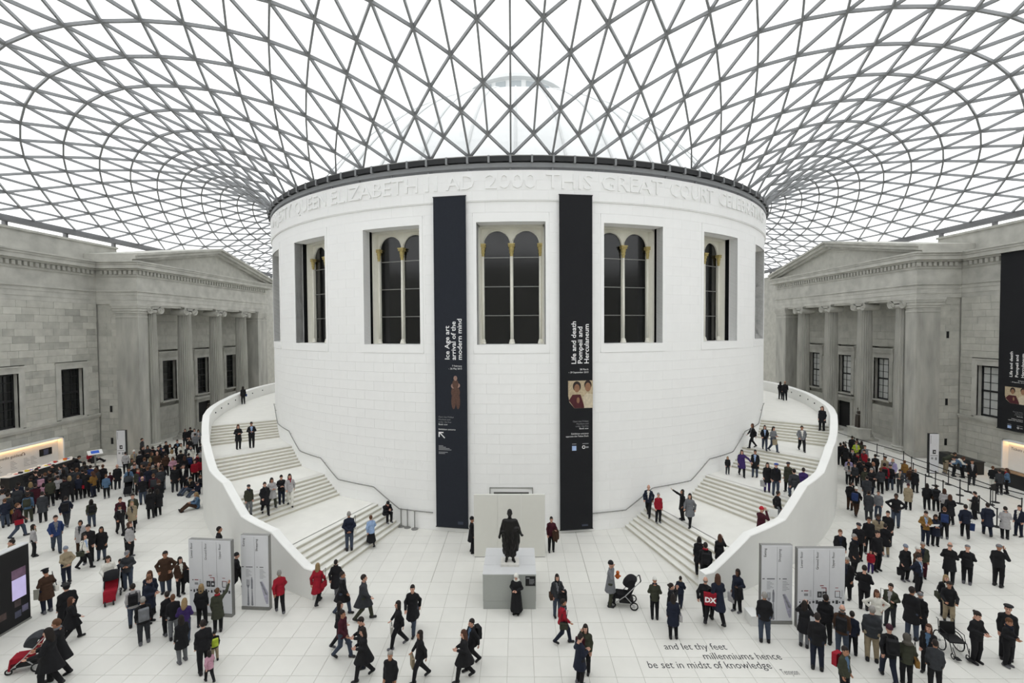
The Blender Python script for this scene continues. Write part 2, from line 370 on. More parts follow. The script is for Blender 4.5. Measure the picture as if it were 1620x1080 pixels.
# ------------------------------------------------------------------ arcaded windows of the drum
def win_parts():
    P = {}
    m = MB()
    for s in (-1, 1): pbox(m, s*WI, s*(WO-0.0006), RD-0.06, RD+0.018, Z_SO+0.012, Z_TO-0.012, 1)
    pbox(m, -WI, WI, RD-0.06, RD+0.018, Z_SO+0.012, Z_SI, 6); pbox(m, -WI, WI, RD-0.06, RD+0.018, Z_TI, Z_TO-0.012, 6)
    P['stone_surround'] = (m, M_DRUM, None)
    m = MB(); e = rad(0.8)
    for s in (-1, 1): pbox(m, s*WI, s*(WI+e), RD-0.52, RD-0.01, Z_SI-0.3, Z_TI+0.3, 1)
    pbox(m, -WI, WI, RD-1.6, RD-0.01, Z_SI-0.3, Z_SI, 6); pbox(m, -WI, WI, RD-0.75, RD-0.01, Z_TI, Z_TI+0.3, 6)
    P['stone_reveal'] = (m, M_DRUM, None)
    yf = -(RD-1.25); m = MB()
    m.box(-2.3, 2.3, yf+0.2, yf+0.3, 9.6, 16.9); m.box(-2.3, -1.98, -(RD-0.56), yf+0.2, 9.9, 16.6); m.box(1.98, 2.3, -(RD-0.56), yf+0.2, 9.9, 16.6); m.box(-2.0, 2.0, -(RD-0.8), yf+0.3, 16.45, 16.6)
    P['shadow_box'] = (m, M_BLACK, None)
    m = MB()
    for s in (-1, 1): m.prism([(s*1.70, -(RD-0.88)), (s*1.80, -(RD-0.88)), (s*1.74, yf+0.1), (s*1.58, yf+0.1)], Z_SI, 16.45, 2)
    m.box(-1.76, 1.76, -(RD-0.88), yf+0.1, 16.22, 16.45)
    P['frame'] = (m, M_CREAM, None)
    m = MB(); zt, zs, ra = 16.25, 15.38, 0.70
    for x0, x1 in ((-1.64, -1.49), (-0.09, 0.09), (1.49, 1.64)): m.box(x0, x1, yf, yf+0.12, Z_SI, zt)
    for c in (-0.79, 0.79):
        n = 14
        for i in range(n):
            t0, t1 = PI-PI*i/n, PI-PI*(i+1)/n
            q = [(c+ra*math.cos(t0), zs+ra*math.sin(t0)), (c+ra*math.cos(t1), zs+ra*math.sin(t1))]
            m.add([(q[0][0], yf, q[0][1]), (q[1][0], yf, q[1][1]), (q[1][0], yf, zt), (q[0][0], yf, zt), (q[0][0], yf+0.12, q[0][1]), (q[1][0], yf+0.12, q[1][1])], [(0, 1, 2, 3), (4, 5, 1, 0)])
    P['arcade'] = (m, M_CREAM, None)
    m = MB()
    for c in (-0.79, 0.79): m.tube([(c+0.74*math.cos(PI*i/16), yf-0.01, zs+0.74*math.sin(PI*i/16)) for i in range(17)], 0.035, 6)
    P['arch_moulding'] = (m, M_CREAM, None)
    for c in (-0.79, 0.79):
        zz = [Z_SI, 11.5, 13.07, 14.65, zs+ra+0.05]
        for i in range(4):
            m = MB(); m.box(c-0.72, c+0.72, yf+0.06, yf+0.075, zz[i]+0.02, zz[i+1]-0.02); P.setdefault('pane', []).append((m, M_BLACKG, None))
    for z in (11.5, 13.07, 14.65):
        for c in (-0.79, 0.79):
            m = MB(); m.box(c-0.71, c+0.71, yf+0.02, yf+0.08, z-0.022, z+0.022); P.setdefault('transom', []).append((m, M_GREYM, None))
    for x in (-1.55, 0, 1.55):
        m = MB(); r = 0.085 if x == 0 else 0.07
        m.lathe([(r, 10.2), (r*1.02, 12), (r*0.88, 14.72)], 14, (x, yf-0.06, 0))
        cp = MB(); cp.lathe([(r*0.9, 14.70), (r*1.15, 14.74), (r*1.0, 14.80), (r*1.5, 14.92), (r*1.25, 14.97), (r*1.9, 15.12), (r*1.6, 15.17), (r*2.4, 15.28), (r*2.1, 15.33)], 10, (x, yf-0.06, 0))
        for q in range(4):
            a = PI/4+q*PI/2; cp.ell((x+r*2.2*math.cos(a), yf-0.06+r*2.2*math.sin(a), 15.25), (0.05, 0.05, 0.06), 6, 4)
        cp.box(x-r*2.2, x+r*2.2, yf-0.06-r*2.2, yf-0.06+r*2.2, 15.32, 15.38)
        bs = MB(); bs.lathe([(r*1.9, 9.96), (r*1.9, 10.05), (r*1.5, 10.1), (r*1.6, 10.15), (r*1.0, 10.22)], 12, (x, yf-0.06, 0))
        P.setdefault('colonnette', []).append((m, M_CREAM, [('gilded_capital', cp, M_GOLD), ('base', bs, M_CREAM)]))
    return P
wp = win_parts(); wm = []
for nm, v in wp.items():
    for (m, mt, sub) in (v if isinstance(v, list) else [v]):
        me = m.mesh(nm, nm in ('colonnette', 'arch_moulding')); me.materials.append(mt); ss = []
        for (sn, smb, smt) in (sub or []):
            sm = smb.mesh(sn, False); sm.materials.append(smt); ss.append((sn, sm))
        wm.append((nm, me, ss))
WLAB = ['far edge window of the drum on the Media guides side', 'narrow-looking arched drum window next to the left silhouette', 'arched drum window between the Ice Age banner and the drum edge', 'central twin-arched drum window between the two banners', 'arched drum window beside the Pompeii banner', 'narrow-looking arched drum window near the right silhouette', 'far edge window of the drum on the ticket desk side']
for i, w in enumerate(WIN[1:8]):
    r0 = empty('window_%d' % (i+1), rotz=w, kind='structure', label=WLAB[i], cat='window', group='arcaded windows of the drum')
    for nm, me, ss in wm:
        o = link(nm, me, None, r0)
        for sn, sm in ss: link(sn, sm, None, o)

# ------------------------------------------------------------------ ring at the head of the drum
ring = empty('ring_beam', label='dark steel ring and gutter boxes crowning the white drum', cat='beam', kind='structure')
m = MB(); pbox(m, -PI, PI, RD-0.35, RD+0.10, 19.07, 19.30, 180); m.build('steel_ring', M_STEEL, ring)
m = MB(); pbox(m, -rad(1.32), rad(1.32), RD-0.2, RD+0.22, 19.34, 19.60, 2); gb = m.mesh('gutter_box'); gb.materials.append(M_DARKM)
m = MB(); pbox(m, -rad(1.36), rad(1.36), RD-0.3, RD+0.17, 19.60, 19.66, 2); gl = m.mesh('gutter_lid'); gl.materials.append(M_GREYM)
m = MB(); pbox(m, -rad(0.14), rad(0.14), RD-0.2, RD+0.27, 19.27, 19.64, 1); gk = m.mesh('bracket'); gk.materials.append(M_STEEL)
m = MB(); m.box(-0.05, 0.05, -RD, -RD+0.1, 18.9, 19.1); gp = m.mesh('post'); gp.materials.append(M_STEEL)
for k in range(-34, 34):
    a = AD+rad(3*k+1.5)
    o = link('gutter_box', gb, None, ring, rotz=a); link('gutter_lid', gl, None, o)
    link('bracket', gk, None, ring, rotz=AD+rad(3*k))
    if k % 2 == 0: link('post', gp, None, ring, rotz=AD+rad(3*k))
# dome seen through the glass
m = MB(); prof = []
for i in range(17):
    t = math.radians(27.5+i*48.0/16); prof.append((21.3*math.cos(t), 9.9+21.3*math.sin(t)))
m.lathe(prof, 72); dome = m.build('reading_room_dome', mat('white_dome_lead', '#d2d4d4', 0.6, 0.01, 2), smooth=True, label='pale dome rising beyond the glass roof above the drum', cat='dome', kind='structure')
m = MB()
for k in range(40):
    a = 2*PI*k/40; m.tube([(r*1.002*math.cos(a), r*1.002*math.sin(a), z+0.02) for r, z in prof], 0.07, 4)
m.build('dome_rib', mat('white_dome_rib', '#c6c8c8', 0.6, 0.02, 2), dome)
m = MB(); m.lathe([(5.7, 30.3), (5.7, 30.8), (4.3, 30.8), (4.3, 32.2), (4.7, 32.3), (4.7, 32.6), (3.4, 33.0), (0.01, 33.4)], 40); lt = m.build('lantern', MATS['white_dome_lead'], dome)
for k in range(20):
    a = 2*PI*k/20; m = MB(); c, s = math.cos(a), math.sin(a)
    m.bar((4.31*c, 4.31*s, 30.95), (4.31*c, 4.31*s, 32.1), 0.9, 0.06, up=(c, s, 0)); m.build('lantern_window', mat('lantern_glass', '#9ba2a5', 0.3, 0.03, 2), lt)

# ================================================================== CURVED STAIRS
FL = [(17.05, 21.65, 0.0), (29.1, 33.4, 1.05), (40.3, 45.0, 2.1), (53.0, 57.4, 3.15)]
NR = 7; RISE = 1.05/NR; A_END = 140.0
PAR = [(15.9, 1.2), (16.8, 1.2), (21.2, 2.2), (26.7, 2.25), (31.5, 3.3), (37.2, 3.36), (42.5, 4.22), (49.8, 4.25), (55, 5.1), (60, 5.15), (A_END, 5.15)]
def stair_level(x, y):
    """walking level at a plan point."""
    a = math.atan2(x, -y); rel = abs(math.degrees(a-AS)); r = math.hypot(x, y)
    if r < RD or r > ell_r(a, 0.42) or rel < FL[0][0] or rel > A_END: return 0.0
    z = 0.0
    for f0, f1, zb in FL:
        if rel < f0: break
        z = zb+RISE*min(NR, int((rel-f0)/((f1-f0)/NR))+1)
    return z
def sector(m, a0, a1, off, z0, z1, n=2, rin=RD-0.02):
    vs = []; fs = []
    for i in range(n+1):
        a = a0+(a1-a0)*i/n; ro = ell_r(a, off)
        for r in (rin, ro):
            for z in (z0, z1): vs.append((*pol(a, r), z))
    for i in range(n):
        k = 4*i; fs += [(k+3, k+7, k+5, k+1), (k+2, k+6, k+7, k+3), (k, k+4, k+6, k+2), (k+1, k+5, k+4, k)]
    fs += [(0, 2, 3, 1), (4*n+1, 4*n+3, 4*n+2, 4*n)]
    m.add(vs, fs)
for sgn, lab in ((-1, 'white curved staircase climbing the drum on the Media guides side'), (1, 'white curved staircase climbing the drum on the ticket desk side')):
    st = empty('curved_staircase', label=lab, cat='staircase', group='twin staircases round the drum')
    def A(rel): return AS+sgn*rad(rel)
    for f0, f1, zb in FL:
        d = (f1-f0)/NR
        for k in range(NR):
            m = MB(); z1 = zb+RISE*(k+1); a0 = f0+d*k; a1 = f0+d*(k+1)+0.12
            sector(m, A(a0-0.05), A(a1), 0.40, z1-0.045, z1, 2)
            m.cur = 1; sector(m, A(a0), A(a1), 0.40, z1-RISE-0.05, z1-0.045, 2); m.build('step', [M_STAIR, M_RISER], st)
    nx = [FL[1][0], FL[2][0], FL[3][0], A_END]
    for q, (f0, f1, zb) in enumerate(FL):
        m = MB(); z1 = zb+1.05; n = max(3, int((nx[q]-f1)/1.5)); sector(m, A(f1), A(nx[q]+0.1), 0.40, z1-0.35, z1, n); m.build('landing' if q < 3 else 'terrace', M_STAIR, st)
        m = MB(); n = max(3, int((nx[q]-f0)/1.5)); sector(m, A(f0+0.3), A(nx[q]), 0.3, 0, max(0.02, zb-0.02), n); m.build('stair_core', M_STAIR, st)
    # outer wall
    rels = sorted(set([p[0] for p in PAR]+list(np.arange(16.0, A_END, 1.0))))
    zs = np.interp(rels, [p[0] for p in PAR], [p[1] for p in PAR]); m = MB(); vs = []; fs = []
    for rel, z in zip(rels, zs):
        a = A(rel)
        for off, zz in ((0, 0), (0, z-0.03), (0.03, z), (0.39, z-0.02), (0.42, z-0.05), (0.42, 0)): vs.append((*pol(a, ell_r(a, off)), zz))
    for i in range(len(rels)-1):
        for j in range(6):
            k = 6*i; fs.append((k+j, k+(j+1) % 6, k+6+(j+1) % 6, k+6+j))
    fs += [(5, 4, 3, 2, 1, 0), tuple(6*(len(rels)-1)+j for j in range(6))]
    m.add(vs, fs); m.build('outer_wall', M_PARA, st)
    hp = [(11.5, 0.97), (17, 0.98), (21.6, 2.0), (29.1, 2.03), (33.4, 3.05), (40.3, 3.08), (45, 4.1), (53, 4.15), (57.4, 5.15), (61, 5.2)]
    hr = np.interp(np.arange(11.5, 61, 0.5), [p[0] for p in hp], [p[1] for p in hp])
    m = MB(); m.tube([(*pol(A(11.5+0.5*i), RD+0.09), z) for i, z in enumerate(hr)], 0.028, 6); rail = m.build('handrail', M_GREYM, st, smooth=True)
    for i in range(2, len(hr), 8):
        m = MB(); a = A(11.5+0.5*i); m.tube([(*pol(a, RD-0.02), hr[i]-0.06), (*pol(a, RD+0.09), hr[i]-0.03)], 0.018, 5); m.build('rail_bracket', M_GREYM, rail)
    for rel in range(62, 96, 5):
        m = MB(); a = A(rel); x, y = pol(a, ell_r(a, 0.43)); m.ell((x, y, 4.75), (0.06, 0.06, 0.06), 8, 5); m.build('wall_light', M_DARKM, st)
# ================================================================== GLASS ROOF (radials and two opposed spirals)
XW, YS, YN, YM = 36.8, 49.5, 54.0, 6.97
def m_row(ph):
    a = abs(ph)
    if a <= 39: return 22+a/3
    if a <= 141: return 18+abs(90-a)/3
    return 22+(180-a)/3
def bnd(ph):
    a = abs(ph); s = 1 if ph >= 0 else -1
    if a <= 39: return (s*XW*a/39, -YS)
    if a <= 90: return (s*XW, -YS+(YM+YS)*(a-39)/51)
    if a <= 141: return (s*XW, YM+(YN-YM)*(a-90)/51)
    return (s*XW*(180-a)/39, YN)
lst = []; idx = {}
for k in range(-60, 60):
    for j in range(int(round(m_row(3*k)))+1):
        if (k+j) % 2 == 0: idx[(j, k)] = len(lst); lst.append((j, k))
def nid(j, k): return idx.get((j, (k+60) % 120-60), -1)
NB = np.array([[nid(j+dj, k+dk) for dj, dk in ((1, 1), (1, -1), (-1, 1), (-1, -1), (2, 0), (-2, 0))] for j, k in lst])
fixd = np.array([j < 2 or j >= round(m_row(3*k)) for j, k in lst]); freen = (NB >= 0).all(1) & ~fixd
PH = np.array([3.0*k for j, k in lst]); T = np.array([j/m_row(3*k) for j, k in lst]); A90 = np.where(abs(PH) > 90, 180-abs(PH), abs(PH))
th = np.radians(PH-0.7*(1-T)); RR0, ZR, ZE = 20.62, 19.78, 19.154
p0 = np.stack([RR0*np.sin(th), -RR0*np.cos(th)], 1); p1 = np.array([bnd(p) for p in PH])
wgt = A90/90; cc = -0.056*(1-wgt)-0.151*wgt; qq = 1.113*(1-wgt)+0.407*wgt
RN = np.zeros((len(lst), 3)); RN[:, :2] = p0+(p1-p0)*(T+cc*T*(1-T))[:, None]
RN[:, :2] += np.stack([np.cos(th), np.sin(th)], 1)*(-0.81*np.sin(2*np.radians(PH))*np.sin(np.pi*T))[:, None]
RN[:, 2] = ZR+(ZE-ZR)*T+np.interp(A90, [0, 20, 39, 60, 90], [6.797, 6.619, 4.366, 2.518, 2.742])*np.sin(np.pi*T**qq)
for it in range(30):
    d = RN[NB[freen]].mean(1)-RN[freen]; RN[freen, :2] += 0.5*d[:, :2]
    if it < 6: RN[freen, 2] += 0.5*d[:, 2]
roof = empty('roof', label='curved steel and glass lattice roof spanning the court', cat='roof', kind='structure')
edges = []; tris = []
for i, (j, k) in enumerate(lst):
    for dj, dk in ((1, 1), (1, -1), (2, 0)):
        q = nid(j+dj, k+dk)
        if q >= 0: edges.append((i, q))
    a, b, c = nid(j+1, k+1), nid(j+2, k), nid(j+1, k-1)
    if a >= 0 and b >= 0: tris.append((i, a, b))
    if c >= 0 and b >= 0: tris.append((i, b, c))
UV = np.array([project(p) for p in RN])
def on_screen(ids):
    u = UV[list(ids)]
    if (u[:, 2] < 0.5).any(): return 0.0
    if u[:, 0].max() < 0 or u[:, 0].min() > 1620 or u[:, 1].max() < 0 or u[:, 1].min() > 470: return 0.0
    lo = np.clip(u[:, :2].min(0), (-60, -60), (1680, 500)); hi = np.clip(u[:, :2].max(0), (-60, -60), (1680, 500))
    return float(np.prod(hi-lo+1)) if len(ids) == 3 else float(np.linalg.norm(hi-lo))
eo = sorted(range(len(edges)), key=lambda i: -on_screen(edges[i])); to = sorted(range(len(tris)), key=lambda i: -on_screen(tris[i]))
rest = MB(); top = set(eo[:290])
for i, (a, b) in enumerate(edges):
    m = MB() if i in top else rest
    rad_ = lst[a][1] == lst[b][1]
    m.bar(RN[a], RN[b], 0.088, 0.14 if not rad_ else 0.15)
    if i in top: m.build('steel_member', M_STEEL, roof)
rest.build('distant_steel_members', M_STEEL, roof, kind='stuff')
def pane(m, t):
    p = [Vector(RN[i]) for i in t]; c = (p[0]+p[1]+p[2])/3; up = Vector((0, 0, 0.125)); th_ = Vector((0, 0, 0.02))
    v = [q+(c-q)*0.025+up for q in p]; m.add(v+[q+th_ for q in v], [(2, 1, 0), (3, 4, 5), (0, 1, 4, 3), (1, 2, 5, 4), (2, 0, 3, 5)])
rest = MB(); top = set(to[:290])
for i, t in enumerate(tris):
    m = MB() if i in top else rest
    pane(m, t)
    if i in top: m.build('glass_pane', M_GLASS, roof)
rest.build('distant_glass_panes', M_GLASS, roof, kind='stuff')
m = MB()
for s in (-1, 1): m.box(s*36.62, s*37.05, -YS, YN, 18.76, 19.14)
m.box(-37, 37, -YS-0.2, -YS+0.2, 18.76, 19.14); m.box(-37, 37, YN-0.2, YN+0.2, 18.76, 19.14)
m.build('edge_beam', M_BEAM, roof)

# ================================================================== COURT WALLS AND PORTICOS
def facing(parent, place, y0, y1, z0, z1, holes, ch=0.525, bl=1.28, depth=0.4, toneamp=1.0, limit=290, darker=0.0):
    """separate ashlar stones between y0..y1, z0..z1; place(u0,u1,ya,yb,za,zb) gives a box."""
    nz = int(round((z1-z0)/ch)); h = (z1-z0)/nz; out = []; r2 = random.Random(int(abs(y0)*100)+int(z0*7))
    for c in range(nz):
        za, zb = z0+c*h, z0+(c+1)*h; y = y0-(bl/2 if c % 2 else 0)-r2.uniform(0, 0.3)
        while y < y1:
            L = bl*r2.choice((0.6, 0.85, 1.0, 1.0, 1.25)); segs = [(max(y, y0), min(y+L, y1))]; y += L
            for hy0, hy1, hz0, hz1 in holes:
                if zb <= hz0+0.02 or za >= hz1-0.02: continue
                ns = []
                for s0, s1 in segs: ns += arcs(s0, s1, [(hy0, hy1)])
                segs = ns
            for s0, s1 in segs:
                if s1-s0 > 0.06: out.append((s0, s1, za, zb, r2.choice((-1, -.6, -.3, 0, 0, .2, .4, .7))*toneamp))
    out.sort(key=lambda b: -b[0]-b[1]); restm = MB(); g = 0.006
    for i, (a, b, c, d, t) in enumerate(out):
        mm = MB() if i < limit else restm
        x0, x1 = place(r2.uniform(-0.004, 0.006), depth)
        mm.box(x0, x1, a+g, b-g, c+g, d-g, t)
        if i < limit: mm.build('stone_block', M_STONE, parent)
    if restm.v: restm.build('distant_stone_blocks', M_STONE, parent, kind='stuff')

def sash(parent, X, sx, yc, z0, z1, w, pale, n):
    """recessed sash window in a wall whose face is at X, opening towards the court."""
    P = lambda a: X+sx*a
    t = MB(); o = 0.42
    t.box(P(-0.05), P(0.1), yc-w/2-o, yc-w/2, z0-0.05, z1+o); t.box(P(-0.05), P(0.1), yc+w/2, yc+w/2+o, z0-0.05, z1+o); t.box(P(-0.05), P(0.1), yc-w/2, yc+w/2, z1, z1+o)
    t.box(P(-0.12), P(0.05), yc-w/2-o-0.08, yc+w/2+o+0.08, z1+o, z1+o+0.1)
    t.build('stone_architrave', M_STONE2, parent)
    t = MB(); t.box(P(0.0), P(0.5), yc-w/2-0.1, yc-w/2, z0, z1); t.box(P(0.0), P(0.5), yc+w/2, yc+w/2+0.1, z0, z1); t.box(P(0.0), P(0.5), yc-w/2, yc+w/2, z1, z1+0.1)
    t.build('stone_reveal', M_STONE2, parent)
    t = MB(); zm = (z0+z1)/2
    t.box(P(0.36), P(0.48), yc-w/2, yc-w/2+0.1, z0, z1); t.box(P(0.36), P(0.48), yc+w/2-0.1, yc+w/2, z0, z1)
    for z in (z0+0.08, zm, z1-0.08): t.box(P(0.36), P(0.48), yc-w/2, yc+w/2, z-0.07, z+0.07)
    for q in (1, 2): t.box(P(0.40), P(0.46), yc-w/2+q*w/3-0.02, yc-w/2+q*w/3+0.02, z0, z1)
    for q in range(1, 6): t.box(P(0.40), P(0.46), yc-w/2, yc+w/2, z0+q*(z1-z0)/6-0.02, z0+q*(z1-z0)/6+0.02)
    t.build('sash_frame', M_DARKM, parent)
    for a, b in ((z0, zm), (zm, z1)):
        t = MB(); t.box(P(0.44), P(0.45), yc-w/2, yc+w/2, a, b); t.build('pane', M_PALEGLASS if pale else M_OLDGLASS, parent)
    t = MB(); t.box(P(-0.1), P(0.5), yc-w/2-0.15, yc+w/2+0.15, z0-0.14, z0); t.build('stone_sill', M_STONE2, parent)

def flute_shaft():
    m = MB(); n = 22; rings = [(0.0, 0.66), (0.12, 0.655), (0.6, 0.65), (3, 0.645), (6, 0.63), (9, 0.60), (11.2, 0.565), (11.55, 0.56), (11.66, 0.59)]
    vs = []; K = n*4
    for z, r in rings:
        d = 0.0 if z < 0.05 or z > 11.6 else 0.085
        for i in range(K):
            a = 2*PI*i/K; ph = i % 4; rr = r-(0, d*0.75, d, d*0.75)[ph]; vs.append((rr*math.cos(a), rr*math.sin(a), z))
    fs = [(j*K+i, j*K+(i+1) % K, (j+1)*K+(i+1) % K, (j+1)*K+i) for j in range(len(rings)-1) for i in range(K)]
    m.add(vs, fs); me = m.mesh('column'); me.materials.append(M_COLM); return me
def ionic_cap():
    m = MB(); m.lathe([(0.57, 11.60), (0.64, 11.68), (0.66, 11.78), (0.6, 11.86)], 24)
    for s in (-1, 1):
        for f in (-1, 1):
            vs = [(f*(0.66-0.015*abs(i-0)), s*0.62+0.34*math.cos(2*PI*i/20), 11.84+0.34*math.sin(2*PI*i/20)) for i in range(20)]
        m.add([(-0.66, s*0.62+0.34*math.cos(2*PI*i/20), 11.84+0.34*math.sin(2*PI*i/20)) for i in range(20)]+[(0.66, s*0.62+0.34*math.cos(2*PI*i/20), 11.84+0.34*math.sin(2*PI*i/20)) for i in range(20)],
              [tuple(range(20)), tuple(range(39, 19, -1))]+[(i, i+20, (i+1) % 20+20, (i+1) % 20) for i in range(20)])
        for f in (-1, 1):
            pts = []
            for i in range(40):
                t = i/39; a = PI/2+t*PI*4.4; rr = 0.31*(1-t)+0.05; pts.append((f*0.685, s*0.62-s*rr*math.cos(a), 11.84+rr*math.sin(a)))
            m.tube(pts, [0.045*(1-0.5*i/39) for i in range(40)], 5)
            m.ell((f*0.69, s*0.62, 11.84), (0.05, 0.06, 0.06), 8, 5)
    m.box(-0.66, 0.66, -0.62, 0.62, 11.95, 12.17); m.box(-0.72, 0.72, -0.98, 0.98, 12.17, 12.24); m.box(-0.75, 0.75, -1.0, 1.0, 12.24, 12.3)
    me = m.mesh('capital'); me.materials.append(M_STONE2); return me
def col_base():
    m = MB(); m.box(-0.85, 0.85, -0.85, 0.85, 0, 0.22); m.lathe([(0.86, 0.22), (0.88, 0.3), (0.8, 0.4), (0.72, 0.44), (0.74, 0.5), (0.78, 0.55), (0.68, 0.62)], 24)
    me = m.mesh('base'); me.materials.append(M_STONE2); return me
SHAFT, CAPITAL, CBASE = flute_shaft(), ionic_cap(), col_base()

def side(sx, XM, XF, Y0, name, plab, wlab):
    X = lambda u: sx*u
    north = Y0+20.9
    wall = empty('wall_'+name, label=wlab, cat='wall', kind='structure')
    wins = [Y0-2.4, Y0-7.5, Y0-12.6]
    core = MB(); core.box(X(XM+0.5), X(XM+1.6), -49.5, 54, 0, 16.6)
    core.box(X(XM), X(XM+0.5), -49.5, Y0-14.2, 0, 13.1); core.box(X(XM), X(XM+0.5), north+0.2, 54, 0, 13.1)
    core.build('wall_core', M_STONE, wall)
    holes = [(y-1.4, y+1.4, 3.62, 8.2) for y in wins]
    facing(wall, lambda e, d: (X(XM-e), X(XM+d)), Y0-14.2, Y0, 0.3, 13.1, holes, toneamp=1.0 if sx < 0 else 0.45)
    m = MB(); m.box(X(XM-0.18), X(XM+0.3), -49.5, Y0, 0, 0.3); m.build('plinth_course', M_STONE2, wall)
    m = MB(); m.box(X(XM-0.16), X(XM+0.2), -49.5, Y0, 3.50, 3.64); m.box(X(XM-0.10), X(XM+0.2), -49.5, Y0, 3.34, 3.50); m.build('string_course', M_STONE2, wall)
    for i, y in enumerate(wins):
        w = empty('window_%d' % ((8 if sx < 0 else 11)+i), kind='structure', cat='window', group='sash windows of the court walls',
                  label='tall dark sash window in the stone wall above the %s, %s from the portico' % ('Media guides desk' if sx < 0 else 'ticket desk', ('nearest', 'second', 'third')[i]))
        sash(w, X(XM), sx, y, 3.75, 7.72, 1.92, sx > 0, i)
    # entablature of the plain wall and of the pavilion
    def entab(par, xu, y0, y1, cap0, cap1):
        """architrave, frieze, dentils and cornice on a face at distance xu."""
        m = MB()
        for z0, z1, o in ((13.1, 13.45, 0.0), (13.45, 13.85, 0.03), (13.85, 14.15, 0.06), (14.15, 14.3, 0.14)): m.box(X(xu-o), X(xu+0.6), y0-o*cap0, y1+o*cap1, z0, z1)
        m.build('architrave', M_STONE2, par)
        m = MB(); m.box(X(xu), X(xu+0.6), y0, y1, 14.3, 15.5); m.build('frieze', M_STONE2, par)
        m = MB()
        for z0, z1, o in ((15.45, 15.62, 0.08), (15.62, 15.98, 0.06), (15.98, 16.12, 0.3), (16.12, 16.45, 0.55), (16.45, 16.62, 0.62), (16.62, 16.74, 0.7)): m.box(X(xu-o), X(xu+0.6), y0-o*cap0, y1+o*cap1, z0, z1)
        cn = m.build('cornice', M_STONE2, par)
        n = int((y1-y0)/0.42); dm = MB(); dm.box(X(0), X(0.18), 0, 0.24, 0, 0.32); dme = dm.mesh('dentil'); dme.materials.append(M_STONE2)
        for i in range(n): link('dentil', dme, None, cn, loc=(X(xu-0.24), y0+0.42*i, 15.64))
        return cn
    entab(wall, XM, Y0-14.5, Y0, 0, 0)
    m = MB(); m.box(X(XM), X(XM+0.6), -49.5, Y0-14.5, 13.1, 16.7); m.box(X(XM), X(XM+0.6), north, 54, 13.1, 16.7); m.build('far_entablature', M_STONE2, wall)
    m = MB(); m.box(X(XM+0.3), X(XM+1.5), -49.5, Y0+2.6, 16.7, 18.25); m.box(X(XM+0.2), X(XM+1.5), -49.5, Y0+2.7, 18.25, 18.42); m.box(X(XM+1.2), X(XM+1.9), Y0+2.6, 54, 16.7, 18.2); m.build('parapet', M_STONE2, wall)
    for i in range(12):
        m = MB(); y = Y0-11.2+i*4.6; m.box(X(XM+0.5), X(XM+0.8), y, y+0.18, 18.2, 18.78); m.build('roof_bearing_post', M_BEAM, wall)
    # --- portico
    P = empty('portico', (0, 0, 0), label=plab, cat='portico', group='stone porticos of the court')
    XI = XF+2.4
    # antae
    def anta(y0, y1):
        m = MB(); m.box(X(XF), X(XF+1.95), y0, y1, 0.5, 12.3); m.box(X(XF-0.08), X(XF+2.0), y0-0.08, y1+0.08, 0, 0.5)
        for z in (3.0, 5.4, 7.8, 10.1): m.box(X(XF+0.004), X(XF+1.9), y0+0.004, y1-0.004, z, z+0.01)
        a = m.build('anta', M_COLM, P)
        c = MB()
        for z0, z1, o in ((11.95, 12.05, 0.04), (12.3, 12.5, 0.05), (12.5, 12.75, 0.13), (12.75, 12.92, 0.2), (12.92, 13.1, 0.24)): c.box(X(XF-o), X(XF+1.95+o), y0-o, y1+o, z0, z1)
        c.build('capital', M_STONE2, a)
    anta(Y0, Y0+1.05); anta(Y0+18.8, north)
    # pavilion south return, in separate stones
    nz = 23; r2 = random.Random(3)
    for c in range(nz):
        z0, z1 = 0.4+c*12.7/nz, 0.4+(c+1)*12.7/nz; m = MB(); split = XF+1.95+(0.9 if c % 2 else 0.5)
        for u0, u1 in ((XF+1.95, split), (split, XM)):
            m = MB(); m.box(X(u0+0.006), X(u1-0.006), Y0+0.12, Y0+0.6, z0+0.006, z1-0.006, r2.uniform(-0.5, 0.5)); m.build('stone_block', M_STONE, P)
    m = MB(); m.box(X(XF+1.9), X(XM+0.6), Y0+0.16, Y0+0.6, 0, 13.1); m.box(X(XF+1.9), X(XM), Y0-0.1, Y0+0.5, 0, 0.4); m.build('return_wall', M_STONE2, P)
    for z in (1.0, 4.3, 9.8) if sx > 0 else (0.9, 3.7):
        m = MB(); m.box(X(XF+2.55), X(XF+2.75), Y0+0.10, Y0+0.2, z, z+0.55); m.build('wall_slot', M_BLACK, P)
    # inner wall with windows and door
    wy = [Y0+6.75, Y0+11.8, Y0+16.95]; dy = Y0+12.0; dw, dh = 2.3, 2.85
    facing(P, lambda e, d: (X(XI-e), X(XI+d)), Y0+0.6, north, 0.4, 13.1, [(y-1.37, y+1.37, 3.6, 8.2) for y in wy]+[(dy-dw/2-0.35, dy+dw/2+0.35, 0, 3.2)], ch=0.72, bl=1.7, toneamp=0.35, limit=200)
    m = MB(); m.box(X(XI+0.5), X(XI+1.2), Y0+0.5, north, 0, 13.1); m.box(X(XI-0.12), X(XI+0.3), Y0+0.6, dy-dw/2, 0, 0.4); m.box(X(XI-0.12), X(XI+0.3), dy+dw/2, north, 0, 0.4); m.build('inner_wall_core', M_STONE2, P)
    for i, y in enumerate(wy):
        w = empty('portico_window'); w.parent = P; sash(w, X(XI), sx, y, 3.75, 7.78, 1.9, sx > 0, i)
        m = MB(); m.box(X(XI-0.35), X(XI+0.1), y-1.75, y+1.75, 8.55, 8.72); m.box(X(XI-0.22), X(XI+0.1), y-1.6, y+1.6, 8.28, 8.55)
        for s in (-1, 1): m.box(X(XI-0.2), X(XI+0.05), y+s*1.5-0.12, y+s*1.5+0.12, 7.5, 8.3)
        m.build('stone_hood', M_STONE2, w)
